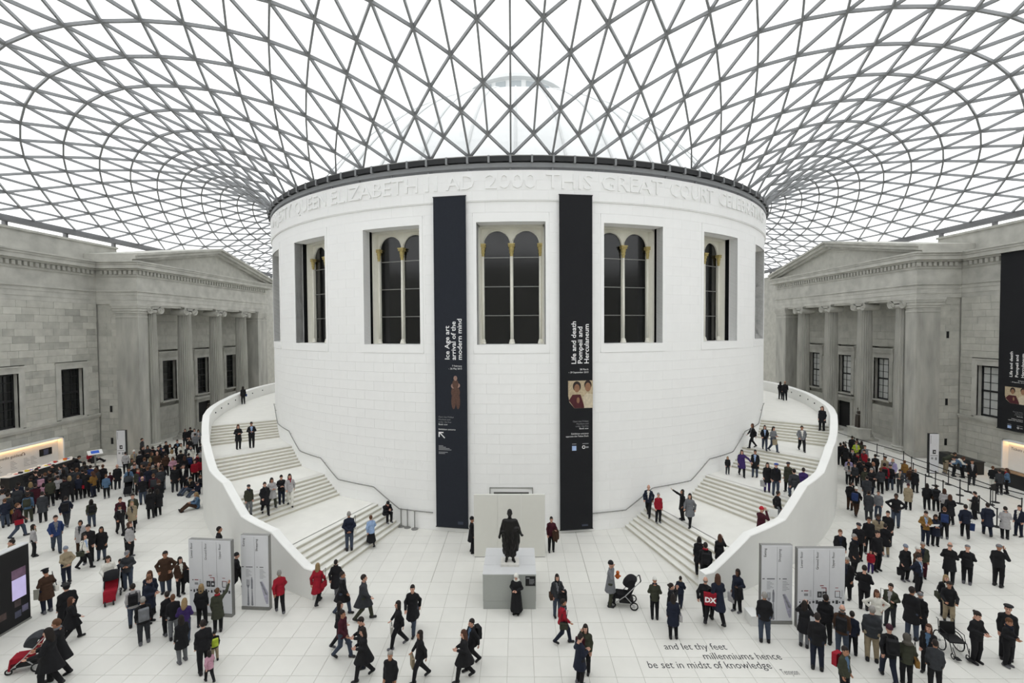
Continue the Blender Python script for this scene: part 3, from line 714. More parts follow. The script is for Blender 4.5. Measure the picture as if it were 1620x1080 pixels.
    m = MB(); m.box(X(XI+0.40), X(XI+0.45), dy-dw/2, dy+dw/2, 0, dh); dr = m.build('dark_doorway', M_BLACK, P)
    m = MB(); m.box(X(XI-0.08), X(XI+0.1), dy-dw/2-0.35, dy-dw/2, 0, dh+0.35); m.box(X(XI-0.08), X(XI+0.1), dy+dw/2, dy+dw/2+0.35, 0, dh+0.35); m.box(X(XI-0.08), X(XI+0.1), dy-dw/2, dy+dw/2, dh, dh+0.35); m.box(X(XI-0.35), X(XI+0.1), dy-dw/2-0.6, dy+dw/2+0.6, dh+0.42, dh+0.62)
    m.build('door_surround', M_STONE2, dr)
    # columns
    for y in (1.84, 6.4, 11.2, 16.0):
        c = link('column', SHAFT, None, P, loc=(X(XF+0.5), Y0+y, 0.62)); c.scale = (1, 1, 1.012)
        cp = link('capital', CAPITAL, None, c, loc=(0, 0, 0.02)); link('base', CBASE, None, c, loc=(0, 0, -0.64))
    # entablature and pediment
    m = MB(); m.box(X(XF+0.1), X(XM+0.6), Y0+0.1, north-0.1, 12.92, 13.15); m.build('soffit', M_STONE2, P)
    entab(P, XF, Y0, north, 1, 1)
    m = MB()
    for z0, z1, o in ((13.1, 13.45, 0.0), (13.45, 13.85, 0.03), (13.85, 14.15, 0.06), (14.15, 14.3, 0.14), (14.3, 15.5, 0.0), (15.45, 15.62, 0.08), (15.62, 15.98, 0.06), (15.98, 16.12, 0.3), (16.12, 16.45, 0.55), (16.45, 16.62, 0.62), (16.62, 16.74, 0.7)): m.box(X(XF+0.598), X(XM+0.4), Y0-o, Y0+0.5, z0, z1)
    m.build('return_entablature', M_STONE2, P)
    dm = MB(); dm.box(0, 0.24, 0, 0.18, 0, 0.32); dme = dm.mesh('dentil'); dme.materials.append(M_STONE2)
    for i in range(8): link('dentil', dme, None, P, loc=(X(XF+0.1+0.42*i)-(0.24 if sx > 0 else 0), Y0-0.24, 15.64))
    ym, ya, yb = Y0+10.75, Y0-0.75, north+0.75
    m = MB(); m.prism([(ya+0.6, 16.7), (yb-0.6, 16.7), (ym, 19.0)], X(XF+0.1), X(XF+1.2), 0); m.build('tympanum', M_STONE, P)
    for q, (e, s) in enumerate(((ya, 1), (yb, -1))):
        m = MB()
        for lo, hi, o in ((0.0, 0.22, 0.25), (0.22, 0.52, 0.55), (0.52, 0.72, 0.75)):
            zz = lambda y, d: 16.62+(19.62-0.72-16.62)*(abs(y-e)/abs(ym-e))+d
            m.prism([(e, zz(e, lo)), (ym, zz(ym, lo)), (ym, zz(ym, hi)), (e, zz(e, hi))], X(XF-o), X(XM+0.5), 0)
        m.build('raking_cornice', M_STONE2, P)
    return P
side(-1, 36.4, 32.8, -5.1, 'west', 'grey stone portico with pediment on the Media guides side of the court', 'weathered ashlar wall above the Media guides desk')
side(1, 36.1, 32.5, -6.6, 'east', 'grey stone portico with pediment on the ticket desk side of the court', 'plain ashlar wall above the ticket desk, with a black banner')
m = MB(); m.box(-38, 38, 54, 55, 0, 18.5); m.build('wall_north', M_STONE, kind='structure', label='grey stone wall closing the court beyond the drum', cat='wall')
m = MB(); m.box(-38, 38, -50.6, -49.6, 0, 18.5); m.build('wall_south', M_STONE, kind='structure', label='grey stone wall closing the court behind the viewer', cat='wall')
# ================================================================== BANNERS
def cyl_hit(px, py, r):
    d = ray(px, py); A = d[0]**2+d[1]**2; B = C0[0]*d[0]+C0[1]*d[1]; C = C0[0]**2+C0[1]**2-r*r
    t = (-B-math.sqrt(max(B*B-A*C, 0)))/A; return C0+t*d
class Panel:
    """a flat face with its own u (across) and z (up); put() maps lettering meshes onto it."""
    def __init__(s, parent, fn): s.parent = parent; s.fn = fn
    def put(s, name, me, u, z, m, vertical=False, sx=1.0, sz=1.0, eps=0.004):
        def f(c):
            tx, tz = c[:, 0]*sx, c[:, 2]*sz
            U, Z = (u-tz, z+tx) if vertical else (u+tx, z+tz)
            return s.fn(U, Z, eps-c[:, 1])
        remap(me, f); return link(name, me, m, s.parent)
    def text(s, txt, u, z, h, m, name='lettering', align='LEFT', vertical=False, fit=None, bold=0.0):
        me = text_mesh(txt, 1.0, 0.0, align, bold=bold); co = np.empty(len(me.vertices)*3); me.vertices.foreach_get('co', co); co = co.reshape(-1, 3)
        w = co[:, 0].max()-co[:, 0].min(); k = h/0.69; kx = fit/w if fit else k
        return s.put(name, me, u, z, m, vertical, kx, k)
    def poly(s, pts, m, name='print', eps=0.004):
        me = bpy.data.meshes.new(name); n = len(pts); P = np.array(pts, float); co = s.fn(P[:, 0], P[:, 1], np.full(n, eps)); me.from_pydata([tuple(c) for c in co], [], [tuple(range(n))]); me.update(); return link(name, me, m, s.parent)
    def rect(s, u0, u1, z0, z1, m, name='print', eps=0.004): return s.poly([(u0, z0), (u1, z0), (u1, z1), (u0, z1)], m, name, eps)
    def disc(s, u, z, ru, rz, m, name='print', eps=0.004, n=16, a0=0, a1=2*PI): return s.poly([(u+ru*math.cos(a0+(a1-a0)*i/n), z+rz*math.sin(a0+(a1-a0)*i/n)) for i in range(n)], m, name, eps)
M_BRN = mat('figure_print_brown', '#5b4238', 0.7, 0.25, 9); M_BRN2 = mat('figure_print_highlight', '#a38478', 0.7, 0.25, 14); M_FRE = mat('portrait_print_ground', '#b8a88c', 0.8, 0.25, 12)
M_FRM = mat('portrait_print_maroon', '#4c2026', 0.8, 0.2, 9); M_FRS = mat('portrait_print_skin', '#8f6a52', 0.8, 0.15, 9); M_FRH = mat('portrait_print_hair', '#2c2220', 0.8, 0.15, 9); M_FRW = mat('portrait_print_cream', '#cbbfa8', 0.8, 0.15, 9)
BWID = 1.75
def drum_banner(pxc, m, lab, z0, z1):
    P = cyl_hit(pxc, 500, RD+0.15); a = math.atan2(P[0], -P[1])
    o = empty('banner', (*pol(a, RD+0.15), z0), a, label=lab, cat='banner', group='exhibition banners on the drum')
    b = MB(); b.box(-BWID/2, BWID/2, -0.02, 0.02, 0, z1-z0); b.build('cloth', m, o)
    t = MB(); t.tube([(-BWID/2-0.03, 0, z1-z0), (BWID/2+0.03, 0, z1-z0)], 0.03, 8); t.tube([(-BWID/2-0.03, 0, 0), (BWID/2+0.03, 0, 0)], 0.03, 8); t.build('batten', M_DARKM, o)
    return o, Panel(o, lambda u, z, e: np.stack([u-BWID/2, -0.022-e, z-z0], 1))
def Zp(px, py): return cyl_hit(px, py, RD+0.17)[2]
b1, p = drum_banner(712.5, M_NAVYF, 'blue-black banner lettered Ice Age art hanging on the drum', 0.28, 17.66)
U = lambda px, x0=686.0: (px-x0)/53.0*BWID
for tx, px, y0, y1 in (('Ice Age art', 710.5, 569, 516), ('arrival of the', 721, 569.3, 508.5), ('modern mind', 731, 569.3, 504.7)):
    p.text(tx, U(px), Zp(px, y0), 0.245, M_PRINTW, vertical=True, fit=Zp(px, y1)-Zp(px, y0), bold=0.012)
p.text('7 February', U(731), Zp(731, 580), 0.085, M_PRINTW, align='RIGHT'); p.text('– 26 May 2013', U(731), Zp(731, 584.3), 0.085, M_PRINTW, align='RIGHT')
for du, dz, ru, rz, mm in ((0, 0.86, .10, .13, M_BRN2), (0, 0.55, .17, .25, M_BRN), (-.12, .45, .12, .13, M_BRN2), (.13, .48, .12, .12, M_BRN2), (0, .12, .24, .33, M_BRN), (-.1, .05, .1, .12, M_BRN2), (-.11, -.35, .12, .42, M_BRN), (.13, -.35, .12, .42, M_BRN)):
    p.disc(U(720)+du, Zp(720, 624)+dz, ru, rz, mm, 'printed_figure', 0.004+0.0005*(dz+1))
for tx, y in (('Open late Fridays', 660), ('Members and', 664), ('under 16s free', 668), ('Book now', 671.8), ('Exhibition entrance', 679.5)): p.text(tx, U(691.2), Zp(691, y), 0.082, M_PRINTW if y > 671 else M_PRINTG)
z0 = Zp(691, 692); p.poly([(U(691.2), z0+.32), (U(691.2)+.27, z0+.32), (U(691.2)+.27, z0+.26), (U(691.2)+.06, z0+.26), (U(691.2)+.06, z0+.05), (U(691.2), z0+.05)], M_PRINTW, 'printed_arrow'); p.poly([(U(691.2)+.05, z0+.25), (U(691.2)+.09, z0+.29), (U(691.2)+.36, z0+.02), (U(691.2)+.32, z0-.02)], M_PRINTW, 'printed_arrow')
for i in range(7): p.rect(U(691.2), U(691.2)+(.25, .4, .6, .7, 0, .5, .35)[i], Zp(691, 705+2*i), Zp(691, 704+2*i)+0.004, M_PRINTG, 'small_print')
p.rect(U(722), U(731), Zp(722, 829), Zp(722, 824.5), mat('grey_patch', '#3c4250', .8, .1, 9), 'small_print')
b2, p = drum_banner(911.3, M_BLACKF, 'black banner lettered Pompeii and Herculaneum hanging on the drum', 0.2, 17.66)
def pompeii(p, U, Z, k=1.0):
    """the layout shared by the two Pompeii banners; U, Z map drum-banner pixels to the panel."""
    for tx, px, y0, y1 in (('Life and death', 910.7, 576, 509), ('Pompeii and', 921, 575.5, 517.3), ('Herculaneum', 931.5, 575.5, 513.3)):
        p.text(tx, U(px), Z(y0), 0.245*k, M_PRINTW, vertical=True, fit=Z(y1)-Z(y0), bold=0.012)
    p.text('28 March', U(931), Z(585.5), 0.085*k, M_PRINTW, align='RIGHT'); p.text('– 29 September 2013', U(931), Z(590), 0.085*k, M_PRINTW, align='RIGHT')
    p.poly([(U(897.8), Z(602)), (U(938), Z(602)), (U(938), Z(645.5)), (U(908), Z(645.5)), (U(900), Z(636)), (U(898), Z(626))], M_FRE, 'printed_portrait', 0.004)
    def D(px, py, rx, ry, m, e): p.disc(U(px), Z(py), rx*k, ry*k, m, 'printed_portrait', e)
    p.poly([(U(899), Z(633)), (U(905), Z(624)), (U(918), Z(624)), (U(925), Z(645.4)), (U(908), Z(645.4))], M_FRM, 'printed_portrait', 0.005); p.poly([(U(922), Z(628)), (U(928), Z(622)), (U(938), Z(624)), (U(938), Z(645.4)), (U(924), Z(645.4))], M_FRW, 'printed_portrait', 0.0052)
    D(912, 611, .22, .27, M_FRH, .0055); D(912, 614, .15, .22, M_FRS, .006); D(930, 609, .2, .25, M_FRH, .0055); D(930, 612.5, .16, .24, M_FRS, .006); D(914, 633, .08, .16, M_FRS, .006); D(927, 630, .08, .15, M_FRW, .006)
    for tx, y in (('Open late Fridays', 667.5), ('Members and', 671.5), ('under 16s free', 675.3), ('Book now', 679), ('Exhibition entrance', 687), ('opposite the Ticket Desk', 691)): p.text(tx, U(931), Z(y), 0.082*k, M_PRINTW if y > 677 else M_PRINTG, align='RIGHT')
    p.rect(U(904), U(911), Z(712.5), Z(705), mat('pale_blue_logo', '#a9c0e6', .7, .1, 9), 'printed_logo'); p.disc(U(923), Z(707.5), .09*k, .09*k, M_PRINTW, 'printed_logo'); p.disc(U(923), Z(707.5), .055*k, .055*k, M_BLACKF, 'printed_logo', .005); p.rect(U(926.5), U(931), Z(709), Z(706.5), M_PRINTG, 'printed_logo'); p.rect(U(904), U(911), Z(702.6), Z(701.5), M_PRINTG, 'small_print'); p.rect(U(921), U(931), Z(702.6), Z(701.5), M_PRINTG, 'small_print')
pompeii(p, lambda px: U(px, 884.6), lambda y: Zp(911, y))
p.rect(U(920, 884.6), U(930, 884.6), Zp(922, 832), Zp(922, 829), MATS['grey_patch'], 'small_print')
# the same poster, larger, on the east wall
XB = 35.75
def wall_hit(px, py, X): d = ray(px, py); t = (X-C0[0])/d[0]; return C0+t*d
yA = wall_hit(1580, 560, XB)[1]; W3 = 2.9
o = empty('banner', (XB, yA, 3.2), label='black exhibition banner hanging on the stone wall over the ticket desk', cat='banner', group='exhibition banners on the drum')
m = MB(); m.box(0, 0.05, -W3, 0, 0, 13.4); m.build('cloth', M_BLACKF, o); m = MB(); m.tube([(0.02, 0.05, 13.4), (0.02, -W3-0.05, 13.4)], 0.035, 8); m.tube([(0.02, 0.05, 0), (0.02, -W3-0.05, 0)], 0.035, 8); m.build('batten', M_DARKM, o)
p = Panel(o, lambda u, z, e: np.stack([-e-0.002, -u, z-3.2], 1))
zt, zb_ = wall_hit(1604, 516, XB)[2], wall_hit(1595, 681, XB)[2]
y1_, y2_ = 576.0, 712.5
za, zc_ = wall_hit(1602, 596.5, XB)[2], wall_hit(1597, 677, XB)[2]
ku = (yA-wall_hit(1602, 580, XB)[1])/26.1
pompeii(p, lambda px: (px-884.6)*ku, lambda y: za+(zc_-za)*(y-576.0)/(712.5-576.0), (za-zc_)/(136.5)/0.0331)

# ================================================================== SCREEN PANEL, VENT, STATUE PLINTH
o = empty('freestanding_screen', (-0.37, -23.45, 0), label='cream three-panel screen standing behind the bronze statue', cat='screen')
for i in range(3):
    m = MB(); m.box(-1.68+1.12*i+0.003, -1.68+1.12*(i+1)-0.003, -0.06, 0.06, 0.03, 2.98); m.build('panel', M_PANELC, o)
m = MB(); m.box(-1.66, 1.66, -0.05, 0.05, 0, 0.03); m.build('base', M_GREYM, o)
o = empty('door_1', (0, 0, 0), math.atan2(-0.32, 20.95), kind='structure', label='blocked doorway with a slotted vent in the drum above the cream screen', cat='door')
m = MB(); r = RD+0.02
for x0, x1, z0, z1 in ((-1.14, -1.10, 0, 2.44), (1.10, 1.14, 0, 2.44), (-1.14, 1.14, 2.42, 2.46)): m.box(x0, x1, -r-0.012, -r+0.05, z0, z1)
m.build('frame', mat('door_shadow_frame', '#8d8d89', .8, .05, 4), o)
m = MB(); m.box(-0.92, 0.92, -r-0.02, -r+0.02, 2.08, 2.22); m.build('vent', M_GREYM, o)
for i in range(4):
    m = MB(); m.box(-0.9, 0.9, -r-0.03, -r-0.02, 2.09+0.033*i, 2.10+0.033*i); m.build('vent_slat', M_DARKM, o)
o = empty('statue_plinth', (-0.3, -26.55, 0), label='grey box plinth carrying the bronze statue', cat='plinth')
m = MB(); m.box(-1.01, 1.01, -1.07, 1.07, 0.0, 0.3); m.build('base_course', M_SILVF, o); m = MB(); m.box(-1.02, 1.02, -1.08, 1.08, 0.31, 1.34); m.build('body', M_SILVF, o)
for y0, y1 in ((-1.09, -0.37), (-0.36, 0.36), (0.37, 1.09)):
    m = MB(); m.box(-1.03, 1.03, y0, y1, 1.34, 1.37); m.build('top_panel', M_SILV, o)
m = MB(); m.box(0.62, 1.0, -1.10, -1.08, 0.92, 1.29); pq = m.build('plaque', M_BLACK, o)
pp = Panel(pq, lambda u, z, e: np.stack([0.62+u, -1.10-e, 0.92+z], 1)); pp.rect(0.03, 0.16, 0.29, 0.33, M_PRINTG); [pp.rect(0.14, 0.14+w, 0.25-0.035*i, 0.265-0.035*i, M_PRINTG) for i, w in enumerate((.2, .18, .21, .19, .2, .15))]

# ================================================================== MAP AND GUIDE SIGNS
def sign(loc, rz, w, h, lab, side_m=M_GREYM):
    o = empty('guide_sign', (loc[0], loc[1], 0), rz, label=lab, cat='sign', group='free-standing guide signs')
    m = MB(); m.box(0.012, w-0.012, -0.002, 0.02, 0.13, h-0.012); m.build('face_panel', M_PANELW, o)
    m = MB(); m.box(0, w, 0.02, 0.18, 0.0, h); m.box(0, w, -0.01, 0.02, 0, 0.12); m.build('body', side_m, o)
    return o, Panel(o, lambda u, z, e: np.stack([u, -0.003-e, z], 1))
def map_sign(o, p, w, h):
    c = w/3
    for i, tx in enumerate(('Lower floor', 'Ground floor', 'Upper floor')):
        p.text(tx, c*i+0.17, h-0.10-(0.60 if i != 1 else 0.66), 0.085, M_PRINTK, vertical=True, fit=(0.58 if i != 1 else 0.64))
        if i: p.rect(c*i-0.004, c*i+0.004, 0.15, h-0.05, M_PRINTG, 'column_rule')
    z = 1.25
    p.disc(c*0.5-0.12, z+0.12, .03, .02, M_PRINTK, 'floor_plan'); p.rect(c*0.5-0.05, c*0.5+0.1, z+0.11, z+0.14, M_PRINTR, 'floor_plan'); p.rect(c*0.5-0.05, c*0.5+0.09, z-0.06, z+0.03, M_PRINTG, 'floor_plan')
    for x0, x1, a, b in ((-.14, .02, -.12, .10), (.04, .19, -.12, .10)): p.rect(c*1.5+x0, c*1.5+x1, z+a, z+b, M_PRINTK, 'floor_plan')
    p.disc(c*1.5+.115, z-.01, .045, .045, M_PANELW, 'floor_plan', .006); p.disc(c*1.5-.06, z-.01, .04, .06, M_PRINTG, 'floor_plan', .006)
    for x0, x1, a, b in ((.0, .18, .22, .245), (.155, .18, .1, .22), (-.05, .08, .3, .325)): p.rect(c*1.5+x0, c*1.5+x1, z+a, z+b, M_PRINTR, 'floor_plan')
    for x0, x1, a, b in ((-.08, -.06, -.12, .12), (.08, .10, -.12, .12), (-.08, .1, -.12, -.1)): p.rect(c*2.5+x0, c*2.5+x1, z+a, z+b, M_PRINTK, 'floor_plan')
    p.rect(c*2.5-.08, c*2.5+.1, z+.1, z+.12, M_PRINTR, 'floor_plan'); p.rect(c*2.5-.07, c*2.5+.04, z+.22, z+.24, M_PRINTR, 'floor_plan'); p.rect(c*2.5+.09, c*2.5+.17, z-.15, z-.12, M_PRINTK, 'floor_plan')
    for i in range(3):
        for q in range(7): p.rect(c*i+.42, c*i+.42+.07, z-.08+.035*q, z-.07+.035*q, M_PRINTG, 'small_print')
    for q in range(14): p.rect(.06+q*.117, .06+q*.117+.05+.02*(q % 3), .93-.03*(q % 2), .99+.02*(q % 3), M_PRINTK, 'object_symbol'); p.rect(.05+q*.117, .13+q*.117, 1.045, 1.052, M_PRINTG, 'small_print')
def food_sign(o, p, w, h):
    c = w/2; p.text('Eating', .17, h-.10-.33, .085, M_PRINTK, vertical=True, fit=.31); p.text('Shopping', c+.13, h-.12-.49, .085, M_PRINTK, vertical=True, fit=.47); p.rect(c-.004, c+.004, .15, h-.05, M_PRINTG, 'column_rule')
    p.rect(.04, .12, 1.66, 1.69, M_PRINTK, 'small_print'); p.rect(.2, .48, 1.66, 1.685, M_PRINTK, 'small_print'); p.rect(c+.08, c+.12, 1.66, 1.69, M_PRINTK, 'small_print'); p.rect(c+.2, c+.35, 1.66, 1.685, M_PRINTK, 'small_print')
    for q in range(7): p.rect(.2, .32+.06*(q % 3), 1.57-.045*q, 1.582-.045*q, M_PRINTG, 'small_print'); p.rect(c+.2, c+.34+.05*(q % 3), 1.57-.055*q, 1.585-.055*q, M_PRINTG, 'small_print')
    S = mat('silver_print', '#86878f', .6, .3, 10)
    for q in range(4): p.rect(.22+.034*q, .238+.034*q, .95, 1.18, S, 'printed_fork')
    p.poly([(.22, .97), (.34, .97), (.31, .86), (.25, .86)], S, 'printed_fork'); p.poly([(.265, .86), (.295, .86), (.32, .22), (.24, .22)], S, 'printed_fork'); p.disc(.28, .22, .045, .06, S, 'printed_fork')
    p.poly([(.40, .82), (.47, .82), (.475, 1.15), (.45, 1.28), (.42, 1.28), (.395, 1.15)], S, 'printed_knife'); p.poly([(.425, .82), (.45, .82), (.475, .22), (.40, .22)], S, 'printed_knife'); p.disc(.44, .22, .045, .06, S, 'printed_knife')
    S2 = mat('bag_print', '#a9a7b8', .6, .25, 10); p.poly([(c+.2, 1.1), (c+.3, 1.12), (c+.52, .7), (c+.52, .26), (c+.45, .24), (c+.38, .42)], S2, 'printed_bag'); p.poly([(c+.2, 1.1), (c+.26, 1.12), (c+.5, .6), (c+.42, .62)], S, 'printed_bag', .006)
o, p = sign((-12.42, -28.05), math.atan2(-0.13, 1.69), 1.7, 2.9, 'white floor-plan sign on the Media guides side, a visitor pointing at it'); map_sign(o, p, 1.7, 2.9)
o, p = sign((-10.66, -27.67), math.atan2(-0.07, 1.11), 1.12, 2.9, 'white Eating and Shopping sign beside the woman in the red jacket'); food_sign(o, p, 1.12, 2.9)
o, p = sign((8.86, -28.5), -0.01, 1.12, 2.9, 'white Eating and Shopping sign beside the grey-haired man in black'); food_sign(o, p, 1.12, 2.9)
o, p = sign((10.02, -28.75), 0.0, 1.68, 2.9, 'white floor-plan sign with a cluster of visitors reading it'); map_sign(o, p, 1.68, 2.9)
def totem(loc, rz, lab):
    o = empty('guide_sign', (*loc, 0), rz, label=lab, cat='sign', group='free-standing guide signs'); w, h = 0.62, 2.93
    m = MB(); m.box(-w/2, w/2, -0.02, 0.0, 0.05, h-0.01); m.build('face_panel', M_PANELW, o); m = MB(); m.box(-w/2-.02, w/2+.02, 0, 0.2, 0, h); m.build('body', M_DARKM, o)
    p = Panel(o, lambda u, z, e: np.stack([u-w/2, -0.02-e, z], 1)); p.rect(.06, .09, 2.2, 2.8, M_PRINTG, 'small_print'); p.rect(.2, .42, 1.45, 1.75, M_PRINTK, 'floor_plan'); p.disc(.33, 1.6, .05, .05, M_PANELW, 'floor_plan', .006); [p.rect(.06+.1*q, .13+.1*q, 1.3, 1.34, M_PRINTK, 'small_print') for q in range(5)]; p.rect(.1, .25, 1.05, 1.2, M_PRINTG, 'floor_plan'); p.rect(.36, .5, 1.0, 1.2, M_PRINTG, 'floor_plan')
totem((-31.35, -8.85), 0.12, 'tall narrow white sign standing before the stone wall by the queue'); totem((30.45, -10.8), -0.08, 'tall narrow white sign standing behind the rope barriers')
# dark screen wall at the edge of the frame
o = empty('information_screen', (-18.3, -28.28, 0), label='dark information screen wall cut by the frame edge', cat='screen')
m = MB(); m.box(-0.26, 0, -3.2, 0, 0.06, 2.86); m.build('body', M_BLACK, o); m = MB(); m.box(-0.28, 0.02, -3.22, 0.02, 0, 0.07); m.build('base', M_GREYM, o); m = MB(); m.box(-0.27, 0.01, -3.21, 0.01, 2.86, 2.9); m.build('top_cap', M_SILV, o)
p = Panel(o, lambda u, z, e: np.stack([e+0.001, u, z], 1))
p.rect(-.62, -.13, 1.0, 1.75, mat('lit_lilac_screen', '#a79fc4', .4, .15, 3, emit=.35), 'lit_screen'); p.rect(-.62, -.13, 1.77, 2.1, mat('lit_picture', '#5f4a5c', .4, .5, 4, emit=.2), 'lit_screen')
for u0, z0, c in ((-.55, .72, '#463a3c'), (-.55, .32, '#4a4c60'), (-.3, .42, '#6a6680'), (-1.05, .5, '#4a3a38'), (-1.6, .6, '#32323a'), (-1.5, 1.2, '#2a2a30')): p.rect(u0, u0+.22, z0, z0+.24, mat('picture_'+c[1:], c, .4, .4, 6), 'small_picture')

# ================================================================== DESKS AT THE WALLS
M_WARM = mat('warm_strip_light', '#ffc98a', .5, .02, 3, emit=6.0); M_KIOSK = mat('kiosk_white', '#e6e6e4', .7, .02, 3); M_DESKK = mat('black_desk', '#17181a', .4, .1, 4)
def kiosk(sx, XM, ya, L, lab, title, tpos):
    X = lambda u: sx*u; z1 = 2.38
    o = empty('kiosk_wall', (X(XM), ya, 0), label=lab, cat='display wall')
    m = MB(); m.box(X(-0.18), X(-0.05), -L, 0, 0, z1); m.build('back_panel', M_KIOSK, o)
    m = MB(); m.box(X(-0.6), X(-0.05), -0.1, 0.0, 0, z1+0.08); m.box(X(-0.6), X(-0.05), -L, 0, z1, z1+0.08); m.build('frame', M_KIOSK, o)
    m = MB(); m.box(X(-0.30), X(-0.22), -L, -0.15, z1-0.05, z1-0.01); m.build('strip_light', M_WARM, o)
    # u runs along the image from left to right
    p = Panel(o, (lambda u, z, e: np.stack([np.full_like(z, X(-0.19))-sx*e, -L+u, z], 1)) if sx < 0 else (lambda u, z, e: np.stack([np.full_like(z, X(-0.19))-sx*e, -u, z], 1)))
    return o, p, L
yk = -8.95
o, p, L = kiosk(-1, 36.4, yk, 7.0, 'white lit Media guides wall with price list and screen', '', 0)
p.text('Multimedia guides', L-4.95, 1.72, .2, M_PRINTK, fit=2.05)
p.disc(L-2.72, 1.8, .12, .13, M_PRINTK, 'headphone_symbol', a0=0, a1=PI); p.disc(L-2.72, 1.8, .08, .09, M_KIOSK, 'headphone_symbol', .006, a0=0, a1=PI); p.rect(L-2.85, L-2.79, 1.7, 1.82, M_PRINTK, 'headphone_symbol'); p.rect(L-2.65, L-2.59, 1.7, 1.82, M_PRINTK, 'headphone_symbol')
m = MB(); m.box(0.19, 0.25, -1.55, -.65, 1.3, 1.82); sc = m.build('wall_monitor', M_BLACK, o); Panel(sc, lambda u, z, e: np.stack([0.251+e, -1.55+u, z], 1)).rect(.25, .62, 1.36, 1.76, mat('dim_monitor', '#3d3f52', .3, .3, 4, emit=.15), 'lit_screen')
for u0 in (L-4.6, L-3.6, L-2.7, L-2.2):
    for q in range(6): p.rect(u0, u0+.25+.1*((q*7) % 3), 1.45-.11*q, 1.475-.11*q, M_PRINTG, 'small_print')
o, p, L = kiosk(1, 36.1, -10.6, 7.0, 'white lit Tickets wall cut by the frame edge', '', 0)
p.text('Tickets and membership', .28, 1.78, .2, M_PRINTK, fit=2.6)
def desk(x0, x1, y0, y1, h, lab, m0, mt, name='service_desk'):
    o = empty(name, ((x0+x1)/2, (y0+y1)/2, 0), label=lab, cat='desk'); a, b = abs(x1-x0)/2, abs(y1-y0)/2
    m = MB(); m.box(-a+.05, a-.05, -b+.05, b-.05, 0, h-.05); m.build('body', m0, o); m = MB(); m.box(-a, a, -b, b, h-.05, h); m.build('worktop', mt, o); return o
desk(-34.9, -34.2, -14.5, -9.6, .98, 'guide hire counter strewn with headsets and leaflets', M_DESKK, M_KIOSK)
desk(33.0, 33.8, -11.2, -8.2, .95, 'black ticket desk against the stone wall behind the ropes', M_DESKK, M_DESKK)
desk(32.9, 33.6, -17.0, -12.6, .95, 'long black ticket counter in front of the Tickets wall', M_DESKK, M_DESKK)
ORDL = 'first second third fourth fifth sixth seventh eighth ninth tenth eleventh twelfth thirteenth fourteenth fifteenth sixteenth seventeenth eighteenth nineteenth twentieth twenty-first twenty-second'.split()
LC = ['#e9e9e6', '#3a5fae', '#d8622f', '#d7c84a', '#f0f0ee', '#303236', '#b9332f']
for i in range(22):
    y = -9.8-i*0.2; x = -34.55+rng.uniform(-.22, .22); m = MB(); h = rng.choice((.03, .05, .12)); m.box(-.1, .1, -.07, .07, 0, h)
    c = LC[i % 7]; m.build('leaflet_stack', mat('leaflet_'+c[1:], c, .6, .1, 5), loc=(x, y, .98), rotz=rng.uniform(-.5, .5), label='%s leaflet stack on the guide counter, %s from the far end' % (('white', 'blue', 'orange', 'yellow', 'pale', 'black', 'red')[i % 7], ORDL[i]), cat='leaflets', group='leaflet stacks on the guide counter')
o = empty('tablet_stand', (-33.6, -8.7, 0), .9, label='tilted blue and white screen stand beside the guide hire counter', cat='stand')
m = MB(); m.box(-.05, .05, -.05, .05, 0, 1.0); m.box(-.25, .25, -.2, .2, 0, .03); m.build('post', M_GREYM, o); m = MB(); m.prism([(-.25, 1.0), (.25, 1.25), (.23, 1.29), (-.27, 1.04)], -.45, .45, 0); h = m.build('tilted_head', M_KIOSK, o)
m = MB(); m.prism([(-.16, 1.085), (.16, 1.245), (.155, 1.257), (-.165, 1.097)], -.25, .25, 0); m.build('blue_panel', mat('blue_screen', '#2d58b8', .4, .1, 3, emit=.1), h)

# busts on plinths under the porticos
def bust(x, y, sx, lab, lab2):
    o = empty('stone_plinth', (x, y, 0), label=lab, cat='plinth'); m = MB(); m.box(-.55, .55, -.75, .75, 0, 1.15); m.build('block', M_STONE2, o); m = MB(); m.box(-.6, .6, -.8, .8, 1.1, 1.2); m.build('cap', M_STONE2, o)
    b = empty('bronze_bust', (x, y, 1.2), PI/2*-sx, label=lab2, cat='bust'); m = MB(); m.lathe([(.32, 0), (.3, .9), (.26, 1.15), (.3, 1.2)], 4, a0=PI/4, a1=PI/4+2*PI); m.build('pedestal', mat('brown_bronze', '#3c352f', .5, .2, 5, metal=.3), b)
    m = MB(); m.ell((0, 0, 1.42), (.26, .16, .2), 14, 8); m.ell((0, 0, 1.62), (.08, .08, .1), 10, 6); m.ell((0, -.02, 1.76), (.1, .12, .15), 14, 10); m.ell((0, -.14, 1.75), (.02, .035, .035), 8, 5); m.build('head_and_shoulders', MATS['brown_bronze'], b, smooth=True)
bust(32.5, -.3+0.0, 1, 'pale stone plinth under the portico behind the ticket queue', 'dark bust on the plinth behind the ticket queue')
bust(-32.7, 1.4+2.3, -1, 'pale stone plinth under the portico behind the guide queue', 'dark bust on the plinth behind the guide queue')

